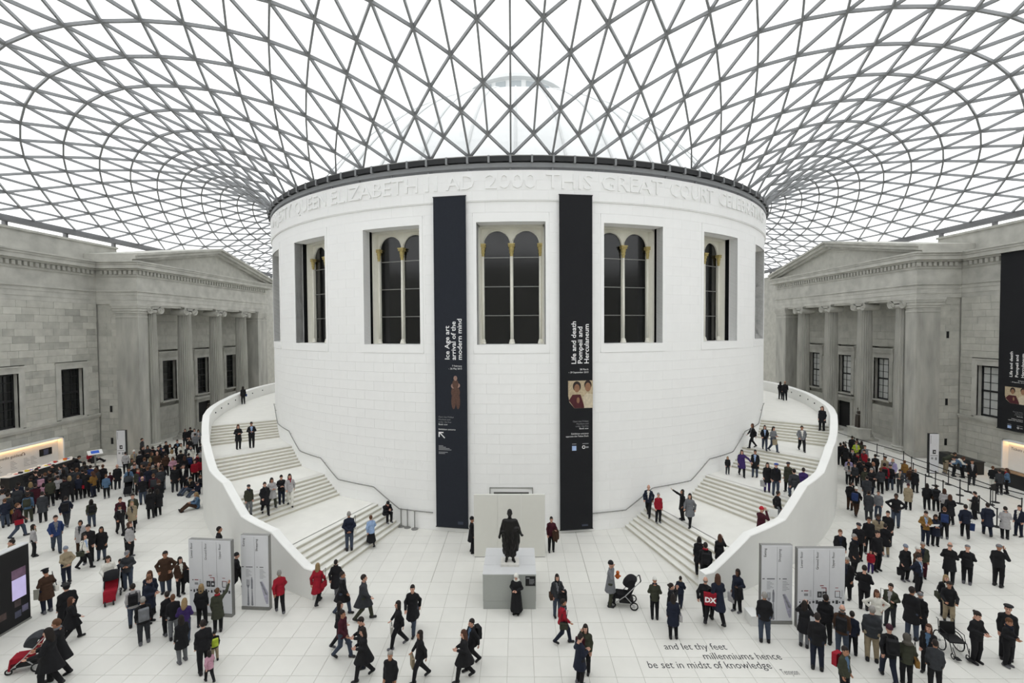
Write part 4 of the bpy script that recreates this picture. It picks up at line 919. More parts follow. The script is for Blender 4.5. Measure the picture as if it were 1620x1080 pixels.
# ================================================================== ROPE BARRIERS
post_m = MB(); post_m.lathe([(.17, 0), (.17, .02), (.06, .05), (.028, .06), (.028, .96), (.04, .97), (.04, 1.02), (.01, 1.03)], 10); POST = post_m.mesh('post', True); POST.materials.append(M_BLACK)
base_m = MB(); base_m.lathe([(.2, 0), (.2, .025), (.05, .05)], 14); PBASE = base_m.mesh('base'); PBASE.materials.append(M_BLACK)
LINES = [[(29.8, -1.0), (29.75, -3.6), (29.9, -6.06), (30.2, -8.4), (29.5, -10.0), (29.5, -11.5), (29.3, -13.26), (29.3, -14.67), (29.2, -16.54), (29.7, -18.2)],
         [(28.3, -11.6), (28.21, -13.51), (28.18, -15.31), (28.53, -16.9), (28.6, -18.6)], [(27.0, -12.6), (26.95, -14.2), (26.97, -15.47), (26.85, -16.75), (26.6, -18.2), (25.72, -20.1)], [(27.9, -5.2), (27.95, -7.3), (28.2, -9.0), (28.3, -11.6)]]
ORDN = 'first second third fourth fifth sixth seventh eighth ninth tenth eleventh twelfth thirteenth fourteenth fifteenth sixteenth seventeenth eighteenth nineteenth twentieth twenty-first twenty-second'.split(); WHO = ['rope line before the wall', 'middle rope line', 'rope line nearest the queue', 'short rope line behind the queue']
done = set()
for li, Ls in enumerate(LINES):
    for i, (x, y) in enumerate(Ls):
        if (x, y) in done: continue
        done.add((x, y)); o = empty('barrier_post', (x, y, 0), label='black barrier post, %s from the far end, %s' % (ORDN[i], WHO[li]), cat='barrier post', group='rope barriers at the ticket desk')
        link('post', POST, None, o); link('base', PBASE, None, o)
        if i+1 < len(Ls):
            q = Ls[i+1]; m = MB(); m.bar((.02*(q[0]-x), .02*(q[1]-y), .94), ((q[0]-x)*.97, (q[1]-y)*.97, .94), .012, .055); m.build('belt', M_BLACK, o)
# steel posts by the foot of the stairs
for k, (px, py) in enumerate(((635, 832), (645, 833.5), (656.5, 836))):
    q = on_level(px, py); o = empty('steel_post', (q[0], q[1]-.05, 0), label=('steel barrier post nearest the seated visitor at the stair foot', 'middle steel barrier post by the stair foot', 'steel barrier post nearest the Ice Age banner')[k], cat='barrier post', group='steel posts at the stair foot')
    m = MB(); m.lathe([(.028, .03), (.028, .93), (.045, .94), (.045, 1.0), (.02, 1.01)], 10); m.build('post', M_GREYM, o); m = MB(); m.lathe([(.19, 0), (.19, .02), (.05, .05)], 16); m.build('base', M_GREYM, o)
# queue notice on a post
o = empty('queue_notice', (28.55, -17.05, 0), .4, label='small dark notice board among the rope barriers', cat='notice'); m = MB(); m.tube([(0, .03, 0), (0, .03, 1.0)], .02, 6); m.build('post', M_BLACK, o); m = MB(); m.box(-.24, .24, 0, .03, .95, 1.3); m.build('board', M_BLACK, o)
# low white box by the food sign
o = empty('white_box', (8.62, -28.35, 0), label='low white box beside the Eating and Shopping sign', cat='box'); m = MB(); m.box(-.16, .16, -.28, .28, 0, .34); m.build('body', M_KIOSK, o); m = MB(); m.box(-.17, .17, -.29, .29, .34, .36); m.build('lid', M_KIOSK, o)
o = empty('roof_box', (36.9, -1.2, 16.75), label='small timber-sided box on the cornice above the ticket side portico', cat='box'); m = MB(); m.box(-.4, .4, -1.0, 1.0, 0, 1.2); m.build('body', M_SILV, o); m = MB(); m.box(-.42, -.38, -.2, .9, .1, 1.1); m.build('timber_panel', mat('timber', '#a08a66', .8, .1, 8), o)
# ================================================================== PEOPLE: smooth bodies grown from a posed skeleton
def snet(F, lo, h):
    """surface nets: verts and quads of the zero level of F (inside negative)."""
    ins = F < 0; shp = tuple(n-1 for n in F.shape); acc = np.zeros(shp+(3,), np.float32); cnt = np.zeros(shp, np.float32); quads = []
    G = np.indices(F.shape).astype(np.float32); nx = F.shape
    cross = []
    for ax in range(3):
        s0 = [slice(None)]*3; s1 = [slice(None)]*3; s0[ax] = slice(0, -1); s1[ax] = slice(1, None); s0, s1 = tuple(s0), tuple(s1)
        cr = ins[s0] != ins[s1]; I = np.argwhere(cr); f0 = F[s0][cr]; f1 = F[s1][cr]; t = f0/(f0-f1); P = I.astype(np.float32); P[:, ax] += t
        b, c = (ax+1) % 3, (ax+2) % 3
        ok = np.ones(len(I), bool)
        for db in (0, -1):
            for dc in (0, -1):
                J = I.copy(); J[:, b] += db; J[:, c] += dc; v = (J >= 0).all(1) & (J < np.array(shp)).all(1); ok &= v; Jv = J[v]
                np.add.at(acc, (Jv[:, 0], Jv[:, 1], Jv[:, 2]), P[v]); np.add.at(cnt, (Jv[:, 0], Jv[:, 1], Jv[:, 2]), 1)
        cross.append((I[ok], ins[s0][cr][ok], b, c))
    cells = cnt > 0; idm = -np.ones(shp, np.int64); idm[cells] = np.arange(cells.sum()); V = acc[cells]/cnt[cells][:, None]*h+np.array(lo, np.float32)
    for I, inside, b, c in cross:
        q = []
        for db, dc in ((-1, -1), (0, -1), (0, 0), (-1, 0)):
            J = I.copy(); J[:, b] += db; J[:, c] += dc; q.append(idm[J[:, 0], J[:, 1], J[:, 2]])
        Q = np.stack(q, 1); Q[~inside] = Q[~inside][:, ::-1]; quads.append(Q)
    return V, np.concatenate(quads)
def grid(lo, hi, h):
    ax = [np.arange(lo[i], hi[i]+h, h, dtype=np.float32) for i in range(3)]
    return np.stack(np.meshgrid(*ax, indexing='ij'), -1)
def cap(P, a, b, ra, rb):
    a = np.array(a, np.float32); b = np.array(b, np.float32); d = b-a; L = float(d@d)+1e-9
    q = P-a; t = np.clip((q@d)/L, 0, 1); e = q-t[..., None]*d
    return np.sqrt((e*e).sum(-1))-(ra+(rb-ra)*t)
def elp(P, c, r):
    q = (P-np.array(c, np.float32))/np.array(r, np.float32); return (np.sqrt((q*q).sum(-1))-1)*min(r)
def smin(a, b, k):
    h = np.clip(0.5+0.5*(b-a)/k, 0, 1); return b+(a-b)*h-k*h*(1-h)
def uni(ds, k=0.03):
    r = ds[0]
    for d in ds[1:]: r = smin(r, d, k)
    return r
def to_mesh(name, V, Q, mats=1, idx=None):
    me = bpy.data.meshes.new(name); n = len(V); m = len(Q)
    me.vertices.add(n); me.vertices.foreach_set('co', np.ascontiguousarray(V, np.float32).ravel()); me.loops.add(m*4); me.loops.foreach_set('vertex_index', np.ascontiguousarray(Q, np.int32).ravel())
    me.polygons.add(m); me.polygons.foreach_set('loop_start', np.arange(0, 4*m, 4, dtype=np.int32)); me.polygons.foreach_set('use_smooth', np.ones(m, bool))
    if idx is not None: me.polygons.foreach_set('material_index', np.ascontiguousarray(idx, np.int32))
    me.update(calc_edges=True)
    return me
BASE = dict(pel=(0, .01, .96), wai=(0, 0, 1.08), che=(0, .01, 1.27), nek=(0, .015, 1.45), hed=(0, -.01, 1.615), shl=(.150, .01, 1.350), ell=(.200, .04, 1.11), wrl=(.195, -.05, .88),
            hpl=(.088, .01, .92), knl=(.10, -.02, .50), anl=(.10, .03, .08), tol=0)
def mk_pose(sym=None, L=None, R=None, tilt=0.0, yaw=0.0):
    J = dict(BASE)
    for k in ('sh', 'el', 'wr', 'hp', 'kn', 'an'): J[k+'r'] = (-J[k+'l'][0], J[k+'l'][1], J[k+'l'][2])
    for k, v in (sym or {}).items():
        if k in ('pel', 'wai', 'che', 'nek', 'hed'): J[k] = v
        else: J[k+'l'] = v; J[k+'r'] = (-v[0], v[1], v[2])
    for k, v in (L or {}).items(): J[k+'l'] = v
    for k, v in (R or {}).items(): J[k+'r'] = (-v[0], v[1], v[2])
    J['tilt'] = tilt; J['yaw'] = yaw
    return J
WL = dict(kn=(.09, -.19, .51), an=(.085, -.26, .09)); WR = dict(kn=(.09, .05, .50), an=(.08, .33, .15)); FR = dict(el=(.24, .03, 1.14), wr=(.085, -.23, 1.12))
POSES = {
 'stand': mk_pose(R=dict(kn=(.11, -.03, .5), an=(.13, -.02, .08))),
 'front': mk_pose(FR, tilt=.35), 'phone': mk_pose(R=dict(el=(.27, -.07, 1.19), wr=(.125, -.10, 1.53))), 'camera': mk_pose(dict(el=(.25, -.12, 1.24), wr=(.075, -.2, 1.53))),
 'crossed': mk_pose(L=dict(el=(.25, -.05, 1.16), wr=(-.07, -.2, 1.2)), R=dict(el=(.25, -.05, 1.16), wr=(-.07, -.22, 1.15))), 'pockets': mk_pose(dict(el=(.29, .08, 1.15), wr=(.2, -.07, .97))),
 'hips': mk_pose(dict(el=(.38, .07, 1.18), wr=(.20, -.03, 1.02))), 'back': mk_pose(dict(el=(.25, .13, 1.14), wr=(.045, .17, .95))),
 'walk': mk_pose(L=dict(WL, el=(.24, .12, 1.15), wr=(.22, .15, .91)), R=dict(WR, el=(.24, -.05, 1.15), wr=(.2, -.22, .97))), 'walkf': mk_pose(L=dict(WL, **FR), R=dict(WR, **FR), tilt=.2),
 'point': mk_pose(R=dict(el=(.29, -.18, 1.46), wr=(.34, -.42, 1.62)), tilt=-.15), 'push': mk_pose(L=dict(kn=(.09, -.14, .5), an=(.09, -.16, .08), el=(.24, -.06, 1.14), wr=(.17, -.36, 1.04)), R=dict(an=(.09, .22, .10), el=(.24, -.06, 1.14), wr=(.17, -.36, 1.04)), tilt=.2),
 'lean': mk_pose(dict(wai=(0, -.05, 1.05), che=(0, -.24, 1.18), nek=(0, -.38, 1.29), hed=(0, -.50, 1.37), sh=(.18, -.33, 1.26), el=(.22, -.45, 1.06), wr=(.13, -.62, 1.0)), tilt=.6),
 'sitfloor': mk_pose(dict(pel=(0, 0, .13), wai=(0, .0, .26), che=(0, .02, .46), nek=(0, 0, .65), hed=(0, -.04, .80), sh=(.18, .0, .59), el=(.23, -.1, .38), wr=(.09, -.3, .40), hp=(.09, -.02, .13), kn=(.11, -.42, .34), an=(.10, -.80, .07)), tilt=.3),
 'sitstep': mk_pose(dict(pel=(0, 0, .42), wai=(0, -.03, .55), che=(0, -.12, .73), nek=(0, -.2, .89), hed=(0, -.28, 1.01), sh=(.18, -.17, .84), el=(.22, -.30, .62), wr=(.06, -.46, .70), hp=(.09, -.03, .42), kn=(.12, -.44, .52), an=(.12, -.42, .08)), tilt=.5),
 'hold': mk_pose(L=dict(el=(.36, 0, 1.2), wr=(.52, -.03, 1.0), **{k: WL[k] for k in WL}), R=WR), 'climb': mk_pose(L=dict(kn=(.1, -.25, .62), an=(.1, -.2, .26), el=(.24, .1, 1.15), wr=(.22, .1, .91)), R=dict(an=(.1, .08, .08)), tilt=.1),
 'carry': mk_pose(L=dict(el=(.25, .04, 1.14), wr=(.2, -.25, 1.16)), R=dict(an=(.12, -.04, .08))),
}
def T3(v, d): return tuple(v[i]+d[i] for i in range(3))
def mid(a, b, t): return tuple(a[i]+(b[i]-a[i])*t for i in range(3))
def bounds(J, pad):
    P = np.array([v for k, v in J.items() if isinstance(v, tuple)]); return P.min(0)-pad, P.max(0)+pad
def torso(P, J, g):
    ds = []
    for s in (-1, 1):
        o = (s*.05, 0, 0); ds += [cap(P, T3(J['pel'], o), T3(J['wai'], o), .102+g, .092+g), cap(P, T3(J['wai'], o), T3(J['che'], (s*.06, 0, .0)), .092+g, .102+g)]
    ds += [cap(P, J['shl'], J['shr'], .052+g, .052+g), cap(P, T3(J['che'], (0, 0, .0)), J['nek'], .10+g, .05+g*.6)]
    for s in 'lr': ds.append(cap(P, J['nek'], J['sh'+s], .048+g*.5, .05+g))
    return ds
def arms(P, J, g, end=1.0):
    ds = []
    for s in 'lr': ds += [cap(P, J['sh'+s], J['el'+s], .052+g, .044+g), cap(P, J['el'+s], mid(J['el'+s], J['wr'+s], end), .045+g, .034+g)]
    return ds
def legs(P, J, g):
    ds = []
    for s in 'lr': ds += [cap(P, J['hp'+s], J['kn'+s], .088+g, .060+g), cap(P, J['kn'+s], J['an'+s], .060+g, .042+g)]
    return ds
def head_mesh():
    h = .0085; P = grid((-.11, -.14, -.2), (.11, .14, .16), h)
    d = uni([elp(P, (0, .012, .025), (.076, .096, .112)), elp(P, (0, -.02, -.045), (.060, .072, .075)), cap(P, (0, .01, -.06), (0, .02, -.19), .05, .055)], .03)
    d = smin(d, cap(P, (0, -.088, .012), (0, -.112, -.02), .010, .017), .012); d = smin(d, elp(P, (0, -.078, -.092), (.028, .024, .022)), .02); d = smin(d, cap(P, (-.035, -.082, .03), (.035, -.082, .03), .011, .011), .015)
    for s in (-1, 1):
        d = smin(d, elp(P, (s*.08, .005, -.005), (.012, .025, .034)), .008); d = -smin(-d, elp(P, (s*.031, -.096, .012), (.017, .013, .011)), .008)
    d = smin(d, elp(P, (0, -.090, -.062), (.026, .010, .011)), .008)
    V, Q = snet(d, (-.11, -.14, -.2), h); c = V[Q].mean(1); ix = np.zeros(len(Q), int)
    for s in (-1, 1): ix[((c-np.array((s*.031, -.085, .012)))**2/np.array((.014, .03, .009))**2).sum(1) < 1] = 1
    ix[((c-np.array((0, -.098, -.062)))**2/np.array((.026, .03, .008))**2).sum(1) < 1] = 2
    for s in (-1, 1): ix[((c-np.array((s*.033, -.088, .035)))**2/np.array((.022, .03, .006))**2).sum(1) < 1] = 1
    return V, Q, ix
def hand_mesh():
    """relaxed hand along -z, palm towards -y, thumb at +x side; five fingers of their own."""
    m = MB(); m.ell((0, 0, -.045), (.040, .016, .052), 10, 6)
    for i, (x, L) in enumerate(((.030, .068), (.010, .078), (-.010, .074), (-.029, .058))):
        m.tube([(x, 0, -.075), (x, -.006, -.085-L*.35), (x, -.022, -.085-L*.7), (x, -.045, -.085-L)], [.010, .0095, .009, .007], 6)
    m.tube([(.03, 0, -.03), (.058, -.014, -.055), (.062, -.03, -.082), (.056, -.042, -.102)], [.013, .012, .010, .008], 6)
    fs = [f if len(f) == 4 else (f+(f[-1],))[:4] if len(f) == 3 else None for f in m.f]; Q = []
    for f in m.f:
        if len(f) == 4: Q.append(f)
        else:
            for i in range(1, len(f)-1, 2): Q.append((f[0], f[i], f[i+1], f[min(i+2, len(f)-1)]))
    return np.array(m.v, np.float32), np.array([q for q in Q if len(set(q)) >= 3])
HEADM, HANDM = head_mesh(), hand_mesh()
def head_mat(J): return Matrix.Translation(J['hed']) @ Matrix.Rotation(J['tilt'], 4, 'X')
_tm = {}
def tmpl(kind, pose):
    """body, jacket, coat, robe, trousers and skirt meshes for a pose, grown once and shared."""
    key = (kind, pose)
    if key in _tm: return _tm[key]
    J = POSES[pose]; lo, hi = bounds(J, .2); lo[2] = max(lo[2], -.05); sit = pose.startswith('sit'); h = .022
    stride = max(.03, abs(J['anl'][1]-J['anr'][1])/2) if not sit else .03; yc = (J['anl'][1]+J['anr'][1])/2
    if kind == 'body':
        P = grid(lo, hi, .026); d = uni(torso(P, J, -.012)+arms(P, J, -.008)+legs(P, J, -.01)+[cap(P, J['nek'], J['hed'], .052, .05)], .03); V, Q = snet(d, lo, .026); ix = np.zeros(len(Q), int)
        HV, HQ, HI = HEADM; M = np.array(head_mat(J)); HV2 = HV@M[:3, :3].T+M[:3, 3]; Q = np.concatenate([Q, HQ+len(V)]); V = np.concatenate([V, HV2]); ix = np.concatenate([ix, HI])
        for s, sg in (('l', -1), ('r', 1)):
            a, b = Vector(J['el'+s]), Vector(J['wr'+s]); dr = (b-a).normalized(); q = Vector((0, 0, -1)).rotation_difference(dr).to_matrix(); R_ = np.array(q)
            hv = HANDM[0]*np.array((sg, 1, 1)); Q = np.concatenate([Q, HANDM[1]+len(V)]); V = np.concatenate([V, hv@R_.T+np.array(b)]); ix = np.concatenate([ix, np.zeros(len(HANDM[1]), int)])
        me = to_mesh('person', V, Q, 3, ix); [me.materials.append(M_SKIN) for _ in range(1)]; me.materials.append(M_EYE); me.materials.append(M_LIP)
    else:
        if kind in ('jacket', 'coat', 'robe'):
            P = grid(lo, hi, h); hem = {'jacket': .80, 'coat': .58, 'robe': .16}[kind]; ds = torso(P, J, .02)+arms(P, J, .016, .96)
            if sit: ds += [cap(P, J['pel'], mid(J['pel'], J['hpl'], 1), .135, .12), cap(P, J['pel'], J['hpr'], .135, .12)]
            else:
                t = np.clip((1.08-P[..., 2])/(1.08-hem), 0, 1); fl = {'jacket': .01, 'coat': .055, 'robe': .09}[kind]
                py = J['pel'][1]; cy = py+(yc-py)*t*(.3 if kind == 'jacket' else .55); ax_ = .178+fl*t; ay_ = .14+(fl+min(stride, .22)*(.25 if kind == 'jacket' else .7 if kind == 'coat' else .95))*t
                q = np.sqrt((P[..., 0]/ax_)**2+((P[..., 1]-cy)/ay_)**2); ds.append(np.maximum((q-1)*np.minimum(ax_, ay_), P[..., 2]-1.12))
            d = uni(ds, .035)
            if kind != 'jacket':
                a = np.arctan2(P[..., 0], P[..., 1]); d = d+.006*np.sin(a*9)*np.clip((.95-P[..., 2])*4, 0, 1)
            if not sit: d = np.maximum(d, hem-P[..., 2])
            d = np.maximum(d, -(cap(P, T3(J['nek'], (0, -.03, .06)), T3(J['nek'], (0, -.06, .16)), .07, .10)))
        elif kind == 'trousers':
            P = grid(lo, (hi[0], hi[1], min(hi[2], 1.15)), h); ds = legs(P, J, .02)+[cap(P, J['hpl'], J['hpr'], .115, .115), cap(P, J['pel'], J['wai'], .12, .11)]
            d = uni(ds, .025)
        else:  # skirt
            P = grid(lo, (hi[0], hi[1], 1.12), h); t = np.clip((1.05-P[..., 2])/.7, 0, 1); ax_ = .15+.09*t; ay_ = .12+(.08+min(stride, .2)*.8)*t; q = np.sqrt((P[..., 0]/ax_)**2+((P[..., 1]-yc*t*.5)/ay_)**2)
            d = (q-1)*np.minimum(ax_, ay_)+.008*np.sin(np.arctan2(P[..., 0], P[..., 1])*8)*t; d = np.maximum(np.maximum(d, P[..., 2]-1.05), .34-P[..., 2]); d = np.minimum(d, uni(legs(P, J, -.004), .02))
        V, Q = snet(d, lo, h); ix = None
        if kind in ('jacket', 'coat') and not sit and pose != 'lean':
            c = V[Q].mean(1); wv = .012+np.clip((c[:, 2]-1.02)*.16, 0, .07); n_ = np.cross(V[Q[:, 2]]-V[Q[:, 0]], V[Q[:, 3]]-V[Q[:, 1]]); n_ /= np.linalg.norm(n_, axis=1)[:, None]+1e-9
            ix = ((abs(c[:, 0]) < wv) & (c[:, 1] < -.05) & (c[:, 2] > 1.0) & (c[:, 2] < 1.47) & (abs(n_[:, 1]) > .35) & (c[:, 1] > -.19)).astype(int)
        me = to_mesh(kind, V, Q, 1, ix); me.materials.append(None); me.materials.append(None)
    _tm[key] = me
    return me
def hair_mesh(k):
    h = .012; lo = (-.17, -.2, -.36); P = grid(lo, (.17, .2, .2), h); x, y, z = P[..., 0], P[..., 1], P[..., 2]
    cran = elp(P, (0, .018, .032), (.086, .106, .118)); front = np.minimum(y+.055, .062-z)           # negative where the face is open
    short = np.maximum(np.maximum(cran, -(.0-z) - .10), -np.maximum(y+.045, z-.062) - 0.0)
    short = np.maximum(cran, np.minimum(-(z-.055)*1.0, -(y+.03)*1.0)); short = np.maximum(short, -.075-z)
    if k == 'short': d = short
    elif k == 'bald': d = np.maximum(np.maximum(cran+.004, z-.03), np.maximum(-.06-z, -(y-.0)))
    elif k == 'long': d = uni([short, np.maximum(elp(P, (0, .055, -.11), (.095, .062, .19)), -(y+.03)), cap(P, (.075, .01, .0), (.085, -.01, -.2), .03, .022), cap(P, (-.075, .01, .0), (-.085, -.01, -.2), .03, .022)], .025)
    elif k == 'bob': d = uni([short, np.maximum(elp(P, (0, .03, -.03), (.105, .095, .12)), -(y+.02))], .02)
    elif k == 'bun': d = uni([short, elp(P, (0, .12, .05), (.045, .045, .045))], .015)
    elif k == 'beanie': d = np.maximum(elp(P, (0, .015, .04), (.092, .112, .125)), .015-z)
    elif k == 'cap': d = np.minimum(np.maximum(elp(P, (0, .01, .05), (.094, .115, .085)), .03-z), np.maximum(elp(P, (0, -.10, .045), (.075, .075, .014)), y+.02))
    elif k == 'beret': d = uni([elp(P, (.01, .01, .10), (.125, .13, .042)), np.maximum(short, z-.08)], .015)
    elif k == 'hood': d = np.maximum(uni([elp(P, (0, .03, .02), (.118, .125, .15)), elp(P, (0, .06, -.14), (.16, .10, .08))], .04), -cap(P, (0, -.05, .0), (0, -.3, -.02), .082, .11))
    elif k == 'scarfhead': d = np.maximum(uni([elp(P, (0, .02, .03), (.10, .118, .13)), elp(P, (0, .0, -.17), (.13, .11, .11))], .05), -cap(P, (0, -.07, -.005), (0, -.3, -.01), .066, .075))
    V, Q = snet(d, lo, h); me = to_mesh(k, V, Q); me.materials.append(None); return me
def scarf_mesh():
    h = .016; lo = (-.16, -.16, -.2); P = grid(lo, (.16, .16, .12), h); q = np.sqrt(P[..., 0]**2+(P[..., 1]*.95)**2)-.072; d = np.sqrt(q*q+(P[..., 2]-.15*P[..., 1])**2)-.032+.006*np.sin(np.arctan2(P[..., 0], P[..., 1])*7)
    d = uni([d, cap(P, (.02, -.1, 0), (.035, -.12, -.16), .026, .024)], .02); V, Q = snet(d, lo, h); me = to_mesh('scarf', V, Q); me.materials.append(None); return me
def shoe_mesh():
    h = .014; lo = (-.08, -.24, -.03); P = grid(lo, (.08, .14, .16), h); d = uni([cap(P, (0, .05, .045), (0, -.13, .035), .05, .045), cap(P, (0, .03, .04), (0, .03, .12), .048, .045)], .03); d = np.maximum(d, .004-P[..., 2])
    V, Q = snet(d, lo, h); me = to_mesh('shoe', V, Q); me.materials.append(None); return me
M_SKIN = mat('skin_light', '#c79a86', .55, .06, 12); M_SKIN2 = mat('skin_tan', '#a8795f', .55, .06, 12); M_SKIN3 = mat('skin_brown', '#5c3d2e', .55, .06, 12); M_EYE = mat('eye_dark', '#2a2220', .4, .1, 9); M_LIP = mat('lip', '#8e5148', .5, .05, 9)
HAIRM = {k: None for k in ()}
def hm(k):
    if k not in HAIRM: HAIRM[k] = hair_mesh(k)
    return HAIRM[k]
SHOE = shoe_mesh(); SCARF = scarf_mesh()
CL = dict(k=('black', '#1a1a1d'), n=('navy', '#1c2130'), g=('grey', '#6d6f73'), d=('dark grey', '#34363a'), w=('cream white', '#d6d4cc'), r=('red', '#8f1828'), b=('blue', '#26365f'), j=('blue jeans', '#3d4554'), o=('olive', '#383a2f'), t=('beige', '#93866f'),
          m=('maroon', '#3f1722'), p=('purple', '#38285a'), y=('pink', '#b58a9a'), c=('brown', '#3f2d22'), l=('pale grey', '#a3a1a2'), e=('lime green', '#a3b53a'), a=('denim blue', '#4f6883'), v=('lavender', '#9a92b8'), x=('tan', '#7a5a2c'), s=('sky blue', '#8fa6c8'))
def cloth(c): return mat('cloth_'+CL[c][0].replace(' ', '_'), CL[c][1], .85, .14, 11, bump=.1, spec=.25)
HR = {'s': ('short', '#231c1a', 'short dark hair'), 'L': ('long', '#1d1613', 'long dark hair'), 'B': ('long', '#8b7452', 'fair long hair'), 'q': ('bald', '#6e655e', 'bald head'), 'G': ('short', '#8d8a86', 'grey hair'), 'b': ('bob', '#241b17', 'dark bobbed hair'), 'U': ('bun', '#221a17', 'tied-up hair'), 'N': ('long', '#4a2f22', 'long brown hair'),
      'h': ('beanie', '#17171a', 'black beanie'), 'H': ('hood', '#4a4640', 'hood'), 'W': ('scarfhead', '#d9d8d2', 'white head covering'), 'C': ('cap', '#2b2b30', 'dark cap'), 'F': ('cap', '#6f7074', 'grey flat cap'), 'R': ('beanie', '#b01827', 'red hat'), 'V': ('beret', '#26408a', 'blue beret'), 'K': ('beret', '#151518', 'black beret'), 'P': ('beanie', '#7f8694', 'grey-blue hat'), 'M': ('beanie', '#3b1826', 'maroon beanie'), 'O': ('short', '#5a3c28', 'brown hair'), 'Y': ('beanie', '#d3d2cd', 'white cap')}
def setm(o, m, i=0): o.material_slots[i].link = 'OBJECT'; o.material_slots[i].material = m
BAGM = {}
def bag_tmpl(kind):
    if kind in BAGM: return BAGM[kind]
    h = .018
    if kind == 'backpack':
        lo = (-.24, -.02, -.36); P = grid(lo, (.24, .3, .34), h); d = uni([np.maximum(np.abs(P[..., 0])-.12, np.maximum(np.abs(P[..., 1]-.1)-.05, np.abs(P[..., 2])-.18))-.035, elp(P, (0, .19, -.08), (.11, .05, .11))], .02); V, Q = snet(d, lo, h); me = to_mesh('backpack', V, Q)
        m = MB()
        for s in (-1, 1): m.tube([(s*.09, .05, .17), (s*.105, -.02, .25), (s*.115, -.14, .2), (s*.12, -.17, .05), (s*.13, -.08, -.12), (s*.12, .05, -.16)], .016, 6)
        sm = m.mesh('strap', True); sub = ('strap', sm)
    elif kind == 'tote':
        m = MB(); m.prism([(-.15, -.36), (.15, -.36), (.17, 0), (-.17, 0)], -.05, .05, 1); me = m.mesh('bag'); m = MB(); m.tube([(-.07, 0, -.02), (-.06, 0, .1), (0, 0, .14), (.06, 0, .1), (.07, 0, -.02)], .009, 5); sm = m.mesh('handle', True); sub = ('handle', sm)
    else:
        lo = (-.22, -.14, -.2); P = grid(lo, (.22, .14, .2), h); d = np.maximum(np.abs(P[..., 0])-.12, np.maximum(np.abs(P[..., 1])-.025, np.abs(P[..., 2])-.08))-.035; V, Q = snet(d, lo, h); me = to_mesh('bag', V, Q)
        m = MB(); m.tube([(-.12, 0, .08), (-.1, .02, .3), (-.16, .0, .62), (-.02, -.06, .55), (.1, -.03, .3), (.12, 0, .08)], .012, 5); sm = m.mesh('strap', True); sub = ('strap', sm)
    me.materials.append(None); sm.materials.append(M_BLACK); BAGM[kind] = (me, sub); return BAGM[kind]
def coat_tmpl():
    if 'fold' in BAGM: return BAGM['fold']
    h = .02; lo = (-.2, -.2, -.62); P = grid(lo, (.2, .2, .12), h); d = uni([elp(P, (0, 0, -.02), (.15, .1, .07)), np.maximum(elp(P, (0, -.03, -.22), (.15, .06, .34)), -.56-P[..., 2])], .04)+.008*np.sin(P[..., 0]*45+P[..., 2]*6); V, Q = snet(d, lo, h); me = to_mesh('folded_coat', V, Q); me.materials.append(None); BAGM['fold'] = me; return me
REG = dict(A=(0, 700, 10.8), B=(90, 700, 10.8), C=(200, 670, 12), D=(200, 730, 12), E=(0, 770, 10.8), F=(1320, 680, 10.8), G=(1310, 760, 10.8), H=(1440, 760, 9), L2=(0, 760, 4.909), L3=(0, 860, 4.909), S1=(320, 580, 4.909), S2=(320, 780, 4.909), S3=(280, 860, 4.909),
           C1=(600, 860, 4.909), C3=(860, 860, 4.909), R5=(1000, 780, 4.909), R4=(970, 600, 4.5), R6=(1160, 860, 4.9077), R7=(1360, 860, 4.9077), R8=(1300, 660, 4.909), P=(680, 760, 4.9107))
def march(px, py, dz):
    """first point of a line of sight that is dz above the walking level."""
    d = ray(px, py); t = 8.0; last = None
    while t < 75:
        p = C0+t*d
        if p[2] <= stair_level(p[0], p[1])+dz: return p
        t += .04
    return C0+75*d
def overlap_fix(x, y):
    # keep clear of the drum and of the stair wall
    a = math.atan2(x, -y); r = math.hypot(x, y); lv = stair_level(x, y); rel = abs(math.degrees(a-AS))
    if r < RD+.3: k = (RD+.3)/r; return x*k, y*k
    if 15.8 < rel < A_END:
        ro = ell_r(a); ri = ell_r(a, .42)
        if ri-.28 < r <= (ri+ro)/2: k = (ri-.28)/r; return x*k, y*k
        if (ri+ro)/2 < r < ro+.3: k = (ro+.3)/r; return x*k, y*k
    return x, y
